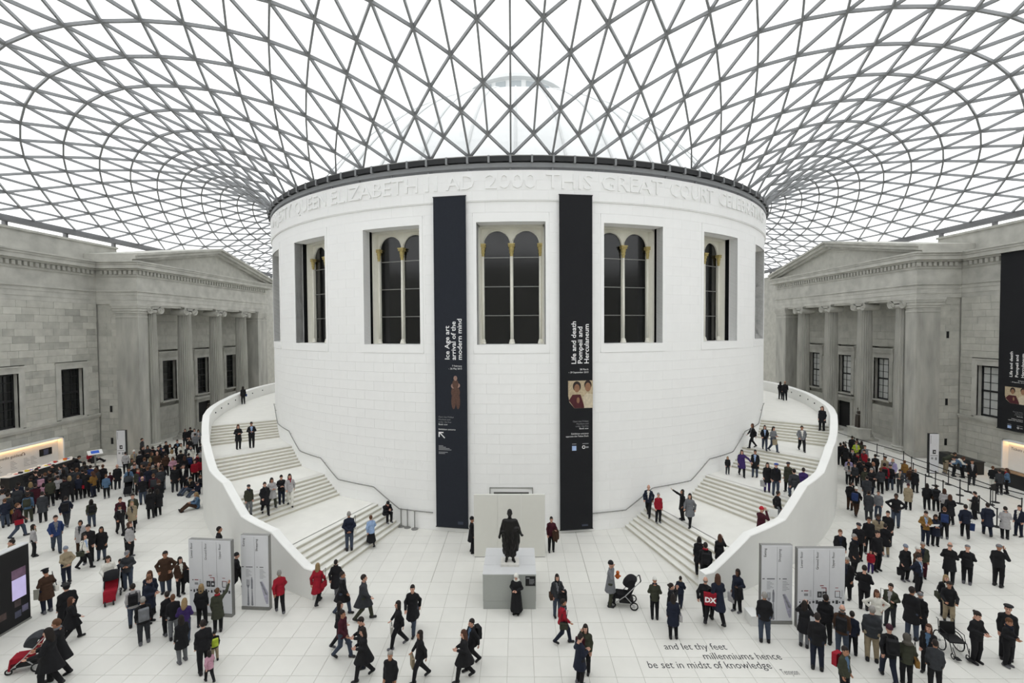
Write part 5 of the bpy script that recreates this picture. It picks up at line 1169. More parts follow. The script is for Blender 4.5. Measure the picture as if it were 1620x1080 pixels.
# region hx hy fy facing pose hair top legs extras      (facing: 0 to the viewer, 90 picture right, 180 away)
PEOPLE = '''
A 445 455 0 80 lean s Jk k
A 605 485 0 200 front s Jk k
A 525 575 0 200 stand s Jk k
A 690 520 0 190 stand s Jn k bp=y
A 905 370 0 260 stand s Kk k
A 855 455 0 250 stand s Jk k
A 1030 390 0 240 stand s Jg k
A 1110 350 0 250 stand s Kd k
A 1190 250 0 100 lean s Jk k
A 1310 270 0 200 lean L Kk k
A 40 725 0 180 stand s Jk k
A 310 670 0 170 stand s Jn o
A 520 672 0 180 stand B Jd k
A 600 700 0 180 stand s Km k
A 740 690 0 180 stand L Jy k c
A 900 585 940 200 stand H Ko k
A 1000 590 975 200 front s Jl k
A 1190 570 1030 180 stand B Kk k
A 1375 575 960 180 stand O Jn k sb=r
E 135 100 0 150 stand s Jd k
E 40 55 0 180 stand s Jl j
E 95 200 690 180 stand O Jn j sb=x
E 320 270 870 95 walk O Jm j sb=r
E 490 90 600 170 stand s Ja o bp=o
E 735 75 600 180 stand s Kd k
E 1140 155 690 165 walk s Jn d bp=k
E 1570 225 690 180 stand L Jo j bp=k
L2 440 268 555 5 walk s Jb j
L2 265 352 590 90 stand L Jl k
L2 630 322 555 330 stand b Kl c
L2 692 338 640 340 stand s Jk k
L2 660 412 685 60 walk L Jw k sb=o
L2 793 362 612 350 stand L Kk j
L2 90 458 0 270 stand s Jk k
L2 518 508 795 200 back P Jt n
L2 365 680 1025 200 front K Kc n sb=w
L2 838 585 0 5 push L Jw k
L2 938 607 835 10 front s Jn k c
L2 995 542 850 350 front F Jd j
L2 1005 383 575 5 front s Jk k
L2 1005 318 0 60 stand N Jl k
L2 1290 545 870 350 pockets s Kc j big
L2 1405 593 890 20 carry L Jc k fc=k
L2 933 128 0 0 stand s Jm k
L2 935 190 420 10 walk L Jk k
L2 1030 103 0 340 stand s Jo k
L2 1030 170 380 0 stand B Kt k sb=k
L2 1160 700 0 330 stand N Jn k
L2 1155 742 0 60 front O Kn k
L3 1040 305 640 180 stand s Jl j bp=k
L3 1118 412 780 180 stand G Jk d bp=g
L3 515 310 0 200 stand K Kk k big
L3 560 430 755 100 walk N Kk k
L3 455 550 1045 245 push O Kk k
L3 390 640 1130 235 push L Kk k
L3 1305 375 705 200 stand s Jk k
L3 1350 390 740 190 stand O Jk g
L3 1440 425 770 170 front B Jp j
S3 195 345 640 160 stand B Jk k
S3 320 338 680 165 point O Ko k
L3 1415 580 925 200 stand L Kk g
S3 210 590 1005 190 stand s Jk k
S3 295 678 915 190 stand h Jk t c bp=e
S3 255 825 1075 200 walk L Jy k c
S3 468 128 355 90 walk h Jk k
S3 800 205 540 185 walk G Jr k
S3 1098 148 470 150 walk B Kr k sb=r
S3 1238 137 420 170 walk s Kk g
S3 1290 215 550 70 walk s Kk j
S3 1455 238 595 80 walk s Kd o
S3 1270 450 800 80 walk L Jk k
S3 1290 512 885 60 walk s Jm j
S3 1435 567 960 280 front s Jk n
S3 1450 650 1050 275 walkf L Kk k
S2 130 258 0 100 stand s Jk k
C1 150 440 800 280 walk L Jk k tote=w
C1 262 320 690 350 walk s Kk j
C1 320 708 1060 280 walk L Jk k tote=t
C1 660 670 1060 285 walkf N Kk k
C1 720 590 955 290 walk s Jk k bp=k
C1 90 893 1250 330 stand G Jk k
C1 1065 245 550 350 front W Xk k
C1 1382 235 560 10 carry L Jd j sb=c fc=k
C1 1430 452 780 95 walk s Jr n sb=o
C3 325 632 1010 350 phone L Jo k tote=m
C3 285 718 1095 130 front s Kn k
P 330 280 560 90 stand h Kk k
P 945 280 550 10 carry s Jm k fc=c
C3 522 132 485 80 phone h Kg o
C3 862 273 585 185 front Y Jo k
C3 990 307 640 100 camera U Jk k
C3 1005 395 735 185 stand L Kn k sb=l
C3 1062 250 490 170 walk s Jn n c
C3 1255 258 600 160 walk q Jk k
C3 1350 232 620 200 walk N Kn k
C3 1505 198 530 330 carry b Kn k tote=l fc=k dark
R5 520 338 630 190 stand L Kk k
R5 568 380 715 180 stand s Jk k bp=k
R5 680 372 610 200 phone N Kk k
R4 252 752 975 350 walk q Jn k
R4 322 812 1025 20 stand G Jr k
R4 492 812 1000 300 point L Kk k
R4 545 812 1045 340 walk L Kg k sb=k
R4 1093 920 0 140 camera R Xm k
R4 1172 873 1040 120 climb s Jk g
R4 815 547 675 10 stand B Jk d c
R4 915 503 690 10 hold L Kp k
R4 1010 500 695 350 stand s Kk j
R4 1097 600 800 0 stand L Kk p tote=l
R4 1158 597 825 10 stand V Jk j
R4 1245 585 800 330 stand C Ko k
R4 1285 655 890 200 climb s Jd j
R4 1368 695 850 180 stand s Jp g
R4 990 335 495 300 walk N Jk k
R4 1078 337 510 10 walk L Jk j
R4 1140 347 520 40 walkf L Jg j tote=t
R4 1342 330 510 10 walk s Jg k big
R4 1487 190 365 340 stand N Kk k
R4 1190 15 140 150 stand L Jk k
R4 1222 12 150 190 stand q Jk k sb=w
S1 318 152 290 190 stand L Jk k sb=b
S1 282 447 640 10 front N Kk k
S1 385 427 628 0 front s Jk k
S1 365 925 1162 10 stand C Jo g
S1 490 915 1168 15 walk s Kk k
S1 543 877 1090 20 walkf L Kl o
S1 617 838 1065 5 front s Jk n
S1 683 850 1100 10 walk L Jl w
S2 1143 142 445 180 back G Jn j sb=w
S2 1312 170 415 195 walk O Js S
S2 1425 68 230 30 sitstep h Jk k
R6 240 372 760 185 stand G Jk j
R6 550 440 795 170 camera L Kk g
R6 648 535 975 180 stand s Jk n
R6 715 392 770 170 stand s Jk k
R6 845 472 870 180 stand q Jc j bp=k
R6 915 525 860 180 stand s Jn k c
R6 862 880 1210 60 stand s Jo k bp=r
R6 1015 170 510 180 front s Jk k
R6 1072 480 910 185 stand G Jd t
R6 1110 388 700 20 hips N Jw g
R6 1218 355 640 340 carry U Jo d sb=r
R6 1205 625 1060 200 walk M Jk n bp=k
R6 880 105 430 340 stand G Kk k
R6 1067 45 225 350 stand L Jr p c
R7 370 20 290 40 stand P Kk k tote=k
R7 485 -5 265 10 stand G Jo m
R7 430 88 300 60 phone Y Jc k
R7 455 190 380 60 back s Jn k
R7 400 335 740 150 stand s Kk j
R7 465 380 720 180 stand F Kk n
R7 665 258 565 20 carry B Kk k sb=o
R7 690 352 620 10 push s Jk t
R7 905 520 925 60 front U Jk k
R7 1143 472 900 10 stand K Jk k
R7 1150 580 955 60 front O Jk k
R7 530 655 1010 340 stand N Jk k
R7 360 722 1100 190 front H Jo k sb=x
R7 580 787 1150 185 stand s Jd k
R7 695 -10 310 170 front q Kk k
R7 832 5 310 175 front F Jk k
R7 1075 0 330 160 phone F Jk k
G 375 20 500 160 phone s Jk c
G 475 105 610 170 walk Y Jk c bp=b
G 690 165 680 180 stand s Kd d
G 855 222 640 5 stand s Jg j
G 1155 222 800 0 hips s Jk j dark
G 1365 60 500 180 stand M Kt k
G 210 835 0 10 stand O Jk k
G 525 720 0 20 stand C Jk k
G 700 625 0 10 stand s Jk k
G 860 575 0 0 stand s Jt k dark
G 1025 515 0 350 stand s Kk d
G 450 910 0 60 stand G Kk k
G 845 855 0 40 stand s Jk k
R8 490 850 1080 180 stand s Kk t
F 105 215 0 180 stand s Jk k
F 160 200 0 180 stand s Jk k
F 190 240 0 180 stand s Kk k
F 305 100 0 180 stand s Jk k
F 400 145 0 180 stand s Jd k
F 375 190 0 20 front O Je k
F 455 185 0 200 stand b Jo k
F 525 260 0 30 stand s Jg k
F 310 325 0 0 stand s Jk k
F 400 380 0 10 front s Kk k
F 510 335 0 330 stand s Jr k
F 250 475 0 20 stand b Jv k
F 240 580 930 10 front L Jl k
F 345 590 960 330 stand s Jd k
F 700 410 0 200 stand s Jk k
F 865 445 0 330 stand K Jt k
F 1000 485 0 340 stand q Jv k
F 500 535 0 200 stand s Jk k
F 665 545 0 60 stand q Kk k
F 635 650 0 40 front G Kk n
F 520 655 1050 170 stand O Jo j sb=x
F 850 560 1030 180 stand s Jr k bp=k
F 950 585 1025 180 stand C Jk j
F 1115 675 1080 350 front s Jd d
F 1195 590 900 200 stand O Jx j
F 1360 700 1060 150 stand q Kk k
F 1310 745 1040 180 stand O Jc g
H 330 100 430 180 stand s Jd k bp=k
H 265 175 420 190 stand L Jk k sb=c
H 480 235 500 180 stand N Jl k bp=l
H 560 195 620 190 walk N Kk k
H 915 155 550 240 front s Kk k tote=w
H 215 430 920 10 front s Jx n
H 355 485 930 20 front b Kn k
H 480 375 830 180 stand O Jk k bp=b
H 780 335 820 185 walk s Jn k tote=b
H 1095 315 790 190 walk s Kn n
H 1345 370 830 200 front s Kl k
H 1545 350 800 330 stand s Jn n
R8 960 265 440 120 lean s Jo t
R8 1025 300 460 100 lean N Jw k
R8 1095 310 0 290 lean s Ja k
R8 1165 328 525 10 stand s Kk d
R8 1325 397 560 160 stand O Jk w
R8 1378 402 600 200 stand s Jd k
R8 1440 395 0 270 front N Ja k
C 295 275 0 60 phone s Jd k
C 1135 95 0 340 stand L Kk k
C 1190 70 0 180 stand s Kk k
C 1295 95 0 10 stand b Jl k
C 1360 110 0 0 front L Jg k
C 1190 265 0 180 stand q Kk k
C 1400 370 0 180 stand s Jk k
C 750 335 0 40 stand s Jk k
C 825 385 0 350 stand N Jk k
C 965 305 0 10 crossed s Jk k
C 1035 370 0 10 stand b Jw k
C 640 395 0 180 stand s Jb k
C 605 425 0 40 stand s Jk k
C 305 420 0 90 stand s Jk k
C 400 410 0 0 front L Jd k
C 500 430 0 180 stand s Kk k
C 140 500 0 20 stand Y Jt k
C 490 535 0 60 stand N Jo k
C 570 530 0 20 stand q Jc k
B 1180 155 530 180 stand s Jl k
C 1155 400 0 200 stand q Jd k
C 1220 425 0 350 stand G Jw t
C 1420 470 0 200 stand s Jl k
C 860 490 0 200 stand B Jw k
C 1030 500 0 180 stand s Kk k
C 1180 560 0 190 stand s Jk k bp=b
C 880 630 0 10 front N Jy k
C 1345 570 0 30 stand s Jm k
C 1290 680 0 20 stand L Jr k
C 100 660 0 30 stand L Jo k
C 150 710 0 10 stand b Jl k
C 350 640 0 180 stand O Jd k
C 440 650 0 200 stand B Jk k
C 590 745 0 20 stand q Jc k
C 515 780 0 180 stand G Jd k
D 925 70 570 0 stand s Kk d
D 1075 70 500 0 phone s Kk k sb=r
D 690 135 540 190 walk N Jd g
D 400 95 0 200 stand O Jn k
D 220 130 0 10 stand O Jo k
D 280 185 0 180 stand L Jd k bp=p
B 1265 415 830 350 push s Ja j
D 315 280 810 180 stand q Jk j
D 510 230 0 180 stand O Jm k bp=d
D 465 500 1075 180 stand L Kk k
D 600 515 1025 185 stand L Kk k
D 610 340 0 190 stand N Kk k
D 1225 265 570 320 sitfloor s Jk j
D 1370 390 620 300 sitfloor C Jn j
D 1420 300 480 300 sitfloor O Jk n
D 1425 540 870 280 sitfloor B Ja c
B 570 220 330 20 sitfloor R Jr k
B 625 235 350 80 sitfloor O Jd k
B 465 320 0 190 stand L Jd k
B 500 390 0 190 stand L Kk k
B 610 490 930 230 front N Jx n
B 690 410 780 200 stand L Jc t
B 795 370 780 200 stand O Jk k
B 850 560 950 180 stand O Ja k
B 915 505 800 200 stand O Jm k c
B 1040 370 790 0 stand q Kk d
A 250 740 0 190 stand s Jd k
A 170 780 0 190 stand L Kk k
A 1080 450 0 230 stand L Kk k
A 1250 430 0 220 stand s Jd k
A 960 490 0 240 stand s Jd k
A 1450 480 0 190 stand s Kk k
A 790 510 0 210 stand O Jk k
A 850 600 0 190 stand s Jo k
A 1110 580 0 200 stand s Kk k
A 470 760 0 190 stand s Jk k
B 330 430 0 200 stand O Jd k
B 420 450 0 190 stand s Kk k
B 560 380 0 180 stand s Jb k
B 660 430 0 190 stand N Jd k
D 150 55 0 20 stand s Jk k
D 335 50 0 190 stand s Jk k
D 430 30 0 200 stand O Jd k
C 700 460 0 20 stand s Jk k
C 250 520 0 190 stand s Jk k
C 1100 610 0 190 stand N Kk k
C 980 690 0 190 stand s Kk k
C 1080 770 0 350 stand s Kk k
C 1400 640 0 200 stand L Jr k
C 740 560 0 190 stand s Jc k
C 640 830 0 190 stand s Jd k
C 260 760 0 20 stand s Jo k
C 1300 180 0 190 stand s Jg k
F 440 480 0 200 stand s Jk k
F 590 480 0 190 stand s Jk k
F 790 640 0 200 stand O Jd k
F 560 780 0 190 stand s Jd d
'''
ORD = ['first', 'second', 'third', 'fourth', 'fifth', 'sixth', 'seventh', 'eighth', 'ninth', 'tenth', 'eleventh', 'twelfth', 'thirteenth', 'fourteenth', 'fifteenth', 'sixteenth', 'seventeenth', 'eighteenth', 'nineteenth', 'twentieth']+['later']*30
ents = []
for ln in PEOPLE.strip().splitlines():
    w = ln.split(); R_ = REG[w[0]]; hx, hy, fy = float(w[1]), float(w[2]), float(w[3])
    px, py = R_[0]+hx/R_[2], R_[1]+hy/R_[2]; fpy = R_[1]+fy/R_[2] if fy else None
    pose, hair, top, leg, ex = w[5], w[6], w[7], w[8], w[9:]; child = 'c' in ex; J = POSES[pose]
    nat = (J['hed'][2]+.14)/1.755                       # how much of its height the pose keeps
    if fpy is not None:
        g = march(px, fpy, 0.0); dh = ray(px, py); hor = math.hypot(g[0]-C0[0], g[1]-C0[1])/math.hypot(dh[0], dh[1])
        H = (C0[2]+hor*dh[2]-g[2])/nat
        H = min(max(H, 1.0 if child else 1.56), 1.5 if child else 1.88)
        gz = stair_level(g[0], g[1]); pos = g
    else:
        H = 1.28 if child else (1.66 if hair in 'LBNbUW' else 1.74)+rng.uniform(-.04, .05); p = march(px, py, H*nat); pos = p
    x, y = overlap_fix(pos[0], pos[1])
    if pose == 'sitstep': pass
    ents.append(dict(px=px, py=py, x=x, y=y, z=stair_level(x, y), H=H, face=float(w[4]), pose=pose, hair=hair, top=top, leg=leg, ex=ex, child=child))
# people in a crush still keep a little room: nudge apart
for it in range(10):
    for i in range(len(ents)):
        for j in range(i+1, len(ents)):
            a, b = ents[i], ents[j]; dx, dy = b['x']-a['x'], b['y']-a['y']; d = math.hypot(dx, dy)
            if d < .40 and abs(a['z']-b['z']) < .5:
                k = (.40-d)/2/max(d, .02); a['x'] -= dx*k; a['y'] -= dy*k; b['x'] += dx*k; b['y'] += dy*k
for e in ents: e['x'], e['y'] = overlap_fix(e['x'], e['y']); e['z'] = stair_level(e['x'], e['y'])
TN = dict(J='jacket', K='coat', X='robe')
def zone(e):
    if e['z'] > .05: return 'on the Media guides side stairs' if e['px'] < 800 else 'on the ticket side stairs'
    if e['px'] < 340: return 'in the guide desk crowd' if e['py'] < 790 else 'on the floor left of the stairs'
    if e['px'] > 1300: return 'in the ticket desk crowd' if e['py'] < 800 else 'on the floor right of the stairs'
    return 'on the open floor before the drum'
PV = dict(walk='walking', walkf='walking', phone='hand to face', camera='hands to face', point='pointing', push='pushing', lean='leaning', sitfloor='seated', sitstep='seated', hips='hands on hips', front='hands together', crossed='arms folded', back='hands behind back', hold='arm held out', climb='climbing', carry='arm crooked', pockets='elbows out', stand='standing')
for e in ents:
    lg = 'dark skirt' if e['leg'] == 'S' else CL[e['leg']][0]+('' if e['leg'] == 'j' else ' trousers')
    e['lab'] = '%s person, %s, %s %s, %s, %s' % (PV[e['pose']], HR[e['hair']][2], CL[e['top'][1]][0], TN[e['top'][0]], lg, zone(e))
    e['lab'] = ' '.join(e['lab'].split()[:16])
by = {}
for e in ents: by.setdefault(e['lab'], []).append(e)
for k, v in by.items():
    if len(v) > 1:
        v.sort(key=lambda e: e['px']); n = len(v)
        for i, e in enumerate(v):
            base = ' '.join(k.split()[:12]) if len(k.split()) > 12 else k
            e['lab'] = '%s, %s of %d from left' % (k.replace(' person,', ',', 1) if len(k.split()) > 11 else k, ORD[i], n)
            wds = e['lab'].split()
            if len(wds) > 16: e['lab'] = ' '.join(x for x in e['lab'].replace(' trousers', '').replace('the ', '').split())
            wds = e['lab'].split()
            if len(wds) > 16: e['lab'] = e['lab'].replace('short dark hair', 'dark-haired').replace('long dark hair', 'long-haired').replace('long brown hair', 'brown-haired')
for e in ents:
    if len(e['lab'].split()) > 16: e['lab'] = e['lab'].replace('Media guides side', 'guides side').replace(' person', '').replace('hands together', 'reading').replace(' on the floor', '').replace(' from left', '')
GRP = lambda e: {'on': 'visitors on the open floor', 'in': 'visitors in the crowds'}[zone(e).split()[0]] if e['z'] < .05 else 'visitors on the stairs'
r3 = random.Random(11); PROOTS = []
for n, e in enumerate(ents):
    J = POSES[e['pose']]; s = e['H']/1.755; w = s*(1.12 if 'big' in e['ex'] else 1.0)*r3.uniform(.96, 1.04)
    o = bpy.data.objects.new('person', tmpl('body', e['pose'])); COL.objects.link(o); rz = math.radians(e['face']+r3.uniform(-6, 6))+math.atan2(C0[0]-e['x'], e['y']-C0[1]); o.location = (e['x'], e['y'], e['z']); o.rotation_euler = (0, 0, rz); o.scale = (w, w, s)
    setm(o, M_SKIN3 if 'dark' in e['ex'] else (M_SKIN, M_SKIN, M_SKIN2)[n % 3]); tag(o, e['lab'], 'person', GRP(e))
    top = {'J': 'jacket', 'K': 'coat', 'X': 'robe'}[e['top'][0]]
    t = link(top, tmpl(top, e['pose']), None, o); setm(t, cloth(e['top'][1])); setm(t, cloth(r3.choice('wldgnskat') if r3.random() < .45 and not e['child'] else e['top'][1]), 1)
    if r3.random() < .3: t = link('scarf', SCARF, None, o, loc=T3(J['nek'], (0, -.01, .035))); t.rotation_euler = (J['tilt']*.5, 0, 0); setm(t, cloth(r3.choice('kdgnmtlr')))
    if e['leg'] == 'S': t = link('skirt', tmpl('skirt', e['pose']), None, o); setm(t, cloth('k'))
    else: t = link('trousers', tmpl('trousers', e['pose']), None, o); setm(t, cloth(e['leg']))
    hk = HR[e['hair']]; hmsh = hm(hk[0])
    t = link({'short': 'hair', 'long': 'hair', 'bob': 'hair', 'bun': 'hair', 'bald': 'hair', 'scarfhead': 'headscarf'}.get(hk[0], hk[0]), hmsh, None, o); t.matrix_local = head_mat(J); setm(t, mat('head_'+hk[1][1:], hk[1], .8, .15, 25))
    sm = mat('shoe_leather', '#17161a', .5, .15, 9) if n % 5 else mat('shoe_grey', '#5b5b60', .6, .2, 9)
    for sd in 'lr':
        a = J['an'+sd]; kn = J['kn'+sd]; t = link('shoe', SHOE, None, o, loc=(a[0], a[1]+.0, max(0, a[2]-.08))); setm(t, sm)
        if e['pose'].startswith('sitfloor'): t.rotation_euler = (-1.0, 0, 0)
        elif a[1] > .2: t.rotation_euler = (.45, 0, 0); t.location.z += .02
    PROOTS.append(o); e['o'] = o; bpy_m = Matrix.Translation(o.location) @ Matrix.Rotation(rz, 4, 'Z')
    for x in e['ex']:
        if '=' not in x: continue
        if x[:2] == 'fc':
            b = bpy.data.objects.new('folded_coat', coat_tmpl()); COL.objects.link(b); b.location = bpy_m @ Vector((.2*w, -.2*w, 1.12*s)); b.rotation_euler = (0, 0, rz); setm(b, cloth(x[3])); tag(b, ' '.join(('%s coat over the arm of the %s' % (CL[x[3]][0], e['lab'].replace(',', ' '))).split()[:16]), 'coat', 'coats carried by visitors'); continue
        kd, c = x.split('='); kind = dict(bp='backpack', tote='tote', sb='shoulder')[kd]; me, sub = bag_tmpl(kind)
        lc = {'backpack': (0, .15, 1.20), 'tote': (J['wrr'][0]-.03, J['wrr'][1], J['wrr'][2]-.22), 'shoulder': (-.27, .0, .86)}[kind]
        nm = {'backpack': 'backpack', 'tote': 'shopping_bag', 'shoulder': 'shoulder_bag'}[kind]
        b = bpy.data.objects.new(nm, me); COL.objects.link(b); b.location = bpy_m @ Vector((lc[0]*w, lc[1]*w, lc[2]*s)); b.rotation_euler = (0, 0, rz+(PI/2 if kind == 'shoulder' else 0)); b.scale = (s, s, s); setm(b, cloth(c))
        link(sub[0], sub[1], None, b)
        own = e['lab'].split(',')
        b['label'] = ' '.join(('%s %s of the %s' % (CL[c][0], nm.replace('_', ' '), ' '.join(e['lab'].replace(',', ' ').split()))).split()[:16]); b['category'] = 'bag'; b['group'] = 'bags carried by visitors'
seen_l = {}
for o in list(SC.objects):
    if o.get('category') == 'bag':
        k = o['label']; seen_l.setdefault(k, []).append(o)
for k, v in seen_l.items():
    if len(v) > 1:
        v.sort(key=lambda o: o.location.x)
        for i, o in enumerate(v): o['label'] = ' '.join(k.split()[:11])+', %s from left' % ORD[i]

# ================================================================== BRONZE TOGATE STATUE
def statue():
    h = .018; lo = (-.55, -.4, -.02); P = grid(lo, (.55, .4, 2.12), h); x, y, z = P[..., 0], P[..., 1], P[..., 2]; a = np.arctan2(x, y)
    t = np.clip((1.62-z)/1.4, 0, 1); ax_ = .24+.06*np.sin(np.pi*t); ay_ = .17+.05*np.sin(np.pi*t)
    rb = np.maximum((np.sqrt((x/ax_)**2+(y/ay_)**2)-1)*.18, np.maximum(z-1.66, .22+.25*np.clip(-x, 0, .3)-z)); rb = rb+(.016*np.sin(a*10+z*9+4*x)+.010*np.sin(a*17-z*12))*np.clip((1.55-z)*2, 0, 1)
    d = uni([rb, cap(P, (-.19, 0, 1.62), (.19, 0, 1.62), .085, .085), cap(P, (0, .01, 1.6), (0, 0, 1.80), .1, .062), elp(P, (0, .0, 1.9), (.06, .07, .08))], .045)
    arm = uni([cap(P, (-.24, 0, 1.6), (-.33, .02, 1.28), .07, .06), cap(P, (-.33, .02, 1.28), (-.40, -.08, 1.05), .058, .045), cap(P, (.24, 0, 1.6), (.35, .02, 1.3), .085, .08), cap(P, (.35, .02, 1.3), (.45, -.1, 1.13), .07, .045), elp(P, (-.41, -.1, 1.0), (.05, .05, .07)), elp(P, (.49, -.13, 1.09), (.06, .05, .05))], .03)
    drape = np.maximum(elp(P, (.24, .02, .95), (.17, .17, .62)), -(z-.3)) + .012*np.sin(x*40+z*9); fold = cap(P, (-.26, -.1, 1.2), (.3, -.12, 1.35), .06, .07)
    d = uni([d, arm, drape, fold, cap(P, (-.12, .0, .35), (-.13, .02, .06), .07, .05), cap(P, (.12, -.02, .35), (.13, -.03, .06), .07, .05), cap(P, (-.13, .03, .05), (-.15, -.13, .04), .055, .045), cap(P, (.13, 0, .05), (.19, -.15, .04), .055, .045)], .04); d = np.maximum(d, .0-z)
    V, Q = snet(d, lo, h); return to_mesh('figure', V, Q)
o = empty('bronze_statue', (-.29, -26.78, 1.37), label='black bronze statue of a draped standing figure on the grey plinth', cat='statue')
m = MB(); m.box(-.36, .36, -.3, .3, 0, .1); m.build('marble_base', mat('pale_marble', '#d4d2cc', .5, .15, 4), o)
t = link('figure', statue(), M_BRONZE, o, loc=(0, 0, .1)); 
hv, hq, hi_ = HEADM; t = link('head', to_mesh('head', hv*1.22, hq), M_BRONZE, o, loc=(0, -.02, 2.02)); hr = link('hair', hm('short'), None, t); hr.scale = (1.18, 1.18, 1.18); setm(hr, M_BRONZE)

# ================================================================== PUSHCHAIRS AND WHEELCHAIR
def wheel(m, c, r, w=.04, n=18, spokes=0):
    m.tube([(c[0], c[1]+r*math.cos(2*PI*i/n), c[2]+r*math.sin(2*PI*i/n)) for i in range(n+1)], w/2, 6, False)
def ground(px, py): return on_level(px, py)
M_TYRE = mat('tyre_rubber', '#19191b', .8, .1, 9); M_ALU = mat('aluminium_tube', '#b8b9bb', .35, .05, 9, metal=.7)
def pram(px, py, face, hoodc, seatc, lab, s=1.0):
    g = ground(px, py); o = empty('pushchair', (g[0], g[1], 0), math.radians(face)+math.atan2(C0[0]-g[0], g[1]-C0[1]), label=lab, cat='pushchair', group='pushchairs'); o.scale = (s, s, s)
    for x, y, r in ((-.26, .32, .15), (.26, .32, .15), (-.13, -.42, .1), (.13, -.42, .1)):
        m = MB(); wheel(m, (x, y, r), r-.02, .045); w = m.build('wheel', M_TYRE, o, smooth=True); m = MB(); m.tube([(x-.03, y, r), (x+.03, y, r)], .035, 8)
        for q in range(5): m.tube([(x, y, r), (x, y+(r-.03)*math.cos(q*2*PI/5), r+(r-.03)*math.sin(q*2*PI/5))], .01, 5)
        m.build('hub', M_ALU, w)
    m = MB()
    for x in (-.25, .25): m.tube([(x*.6, -.42, .12), (x, .0, .5), (x, .42, .95), (x, .52, 1.05)], .016, 6); m.tube([(x, .32, .16), (x, .0, .5)], .016, 6)
    m.build('frame', M_ALU, o); m = MB(); m.tube([(-.25, .52, 1.05), (-.2, .56, 1.08), (.2, .56, 1.08), (.25, .52, 1.05)], .022, 6); m.build('handle', M_BLACK, o)
    m = MB(); m.prism([(-.34, .36), (-.3, .52), (.12, .5), (.3, .88), (.36, .86), (.18, .42), (.1, .38)], -.2, .2, 0); m.build('seat', cloth(seatc), o)
    m = MB(); n = 10; vs = []
    for i in range(n+1):
        a = .2+1.9*i/n
        for x in (-.23, -.12, 0, .12, .23): vs.append((x, .26-.34*math.cos(a)*1.0*(1-.25*(x/.23)**2)*-1*-1, .78+.36*math.sin(a)*(1-.12*(x/.23)**2)))
    m.add(vs+[(v[0]*.94, v[1]+.02, v[2]-.02) for v in vs], [(i*5+j, i*5+j+1, (i+1)*5+j+1, (i+1)*5+j) for i in range(n) for j in range(4)]+[(55+i*5+j, 55+(i+1)*5+j, 55+(i+1)*5+j+1, 55+i*5+j+1) for i in range(n) for j in range(4)]); 
    for sx_ in (0, 4):
        k0 = len(m.v); m.add([(vs[sx_][0], .27, .74)]+[vs[i*5+sx_] for i in range(n+1)], [(0, i+1, i+2) for i in range(n)])
    m.build('canopy', cloth(hoodc), o, smooth=True)
    m = MB(); m.box(-.18, .18, -.2, .3, .2, .34); m.build('basket', M_BLACK, o); m = MB(); m.prism([(-.42, .14), (-.36, .5), (-.32, .5), (-.36, .14)], -.19, .19, 0); m.build('leg_cover', cloth(seatc), o)
    return o
pram(176, 950, -8, 'k', 'r', 'red and black pushchair with the woman in the white jacket behind it')
pram(45, 1058, 245, 'd', 'r', 'red pushchair hung with bags at the bottom corner of the frame')
pram(988, 958, 275, 'k', 'k', 'black three-wheeled pushchair beside the man on the phone in the grey coat', 1.05)
pram(203, 782, -5, 'd', 'k', 'dark pushchair in the guide desk crowd, held by a man with blue sleeves')
g = ground(1504, 1030); o = empty('wheelchair', (g[0], g[1], 0), math.radians(35)+math.atan2(C0[0]-g[0], g[1]-C0[1]), label='empty black wheelchair pushed by the man in the leather jacket', cat='wheelchair')
for x in (-.27, .27):
    m = MB(); wheel(m, (x, .1, .3), .285, .035, 24); w = m.build('wheel', M_TYRE, o, smooth=True); m = MB(); m.tube([(x-.03, .1, .3), (x+.03, .1, .3)], .03, 8); [m.tube([(x, .1, .3), (x, .1+.28*math.cos(q*PI/6), .3+.28*math.sin(q*PI/6))], .004, 4) for q in range(12)]; m.build('spokes', M_ALU, w)
    m = MB(); wheel(m, (x*.8, -.4, .09), .075, .03, 14); m.build('caster', M_TYRE, o); m = MB(); m.tube([(x*.9, .3, .95), (x*.9, .22, .95), (x*.9, .18, .5), (x*.9, -.3, .48), (x*.9, -.42, .2)], .014, 6); m.tube([(x*.9, .2, .7), (x*.9, -.2, .7), (x*.9, -.26, .48)], .014, 6); m.build('frame', M_BLACK, o)
    m = MB(); m.box(x*.65-.07, x*.65+.07, -.62, -.45, .1, .12); m.tube([(x*.9, -.42, .4), (x*.7, -.5, .12)], .012, 5); m.build('footrest', M_BLACK, o)
m = MB(); m.box(-.22, .22, -.3, .18, .46, .50); m.build('seat', M_BLACK, o); m = MB(); m.box(-.22, .22, .17, .2, .5, .9); m.build('backrest', M_BLACK, o)

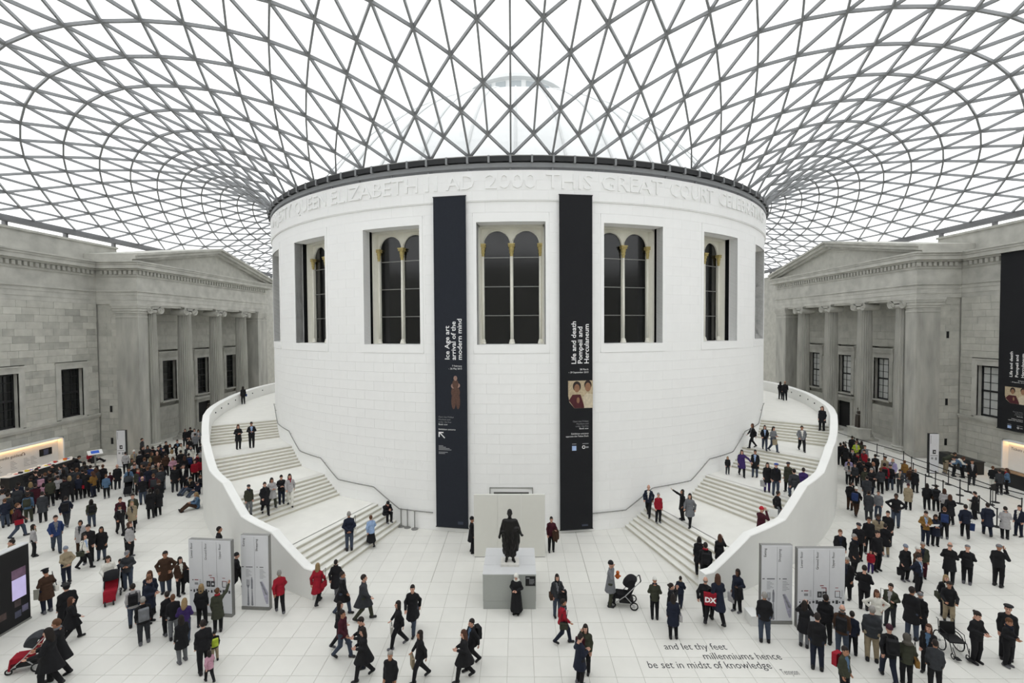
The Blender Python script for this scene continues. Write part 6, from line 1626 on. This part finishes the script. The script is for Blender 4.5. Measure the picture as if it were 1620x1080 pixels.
# ================================================================== SMALL CARRIED THINGS
def thing_at(px, py, h, name, lab, cat, build, face=0):
    d = ray(px, py); g = march(px, py, h); o = empty(name, (g[0], g[1], g[2]), math.radians(face), label=lab, cat=cat); build(o); return o
def sheet(o, c='#e8e8e6', w=.3, hh=.22):
    m = MB(); m.box(-w/2, w/2, -.004, .004, 0, hh); m.build('page', mat('paper_'+c[1:], c, .8, .03, 8), o)
thing_at(1223, 817, 1.1, 'paper_map', 'white unfolded map held by the visitor in the red hat', 'map', lambda o: sheet(o, w=.42, hh=.34))
thing_at(1478, 833, 1.0, 'paper_map', 'white map read by the couple beside the rope barriers', 'map', lambda o: sheet(o, w=.5, hh=.12))
thing_at(62, 948, .5, 'poster_bag', 'pale printed carrier bag beside the dark screen wall', 'bag', lambda o: sheet(o, '#b3b4a8', .34, .4), 20)
def toyb(o):
    m = MB(); m.ell((0, 0, .1), (.09, .07, .11), 10, 7); m.ell((0, -.03, .26), (.07, .07, .07), 10, 7); m.build('body', mat('orange_plush', '#b9602c', .9, .2, 14), o, smooth=True)
    m = MB(); [m.ell((sx_*.09, -.03, .12), (.04, .04, .03), 8, 5) for sx_ in (-1, 1)]; m.build('paw', MATS['orange_plush'], o, smooth=True)
thing_at(977, 915, 1.0, 'soft_toy', 'orange soft toy held by the man in the grey coat', 'toy', toyb)
def case(o):
    m = MB(); m.box(-.14, .14, -.09, .09, .05, .85); m.build('shell', mat('silver_case', '#9b9da0', .5, .05, 9), o); m = MB(); m.tube([(-.08, 0, .85), (-.08, 0, 1.0), (.08, 0, 1.0), (.08, 0, .85)], .01, 5); m.build('handle', M_BLACK, o)
q = on_level(1116, 934); o = empty('upright_case', (q[0], q[1]+.1, 0), label='tall grey bin-like case at the foot of the stair wall', cat='case'); case(o)
def redbag(o):
    me, sub = bag_tmpl('tote'); b = link('bag_body', me, None, o); setm(b, cloth('r')); link('handle', sub[1], None, o)
    tme = text_mesh('DX', .2, 0, 'CENTER', bold=.01); remap(tme, lambda q: np.stack([q[:, 0], 0*q[:, 0]-.053, q[:, 2]-.26], 1)); link('bag_lettering', tme, M_PRINTW, o)
g = on_level(1123, 990); o = empty('shopping_bag', (g[0], g[1], 1.22), math.radians(-14), label='red carrier bag with white letters held by the bald man', cat='bag'); redbag(o); o.scale = (1.25, 1.0, 1.25)
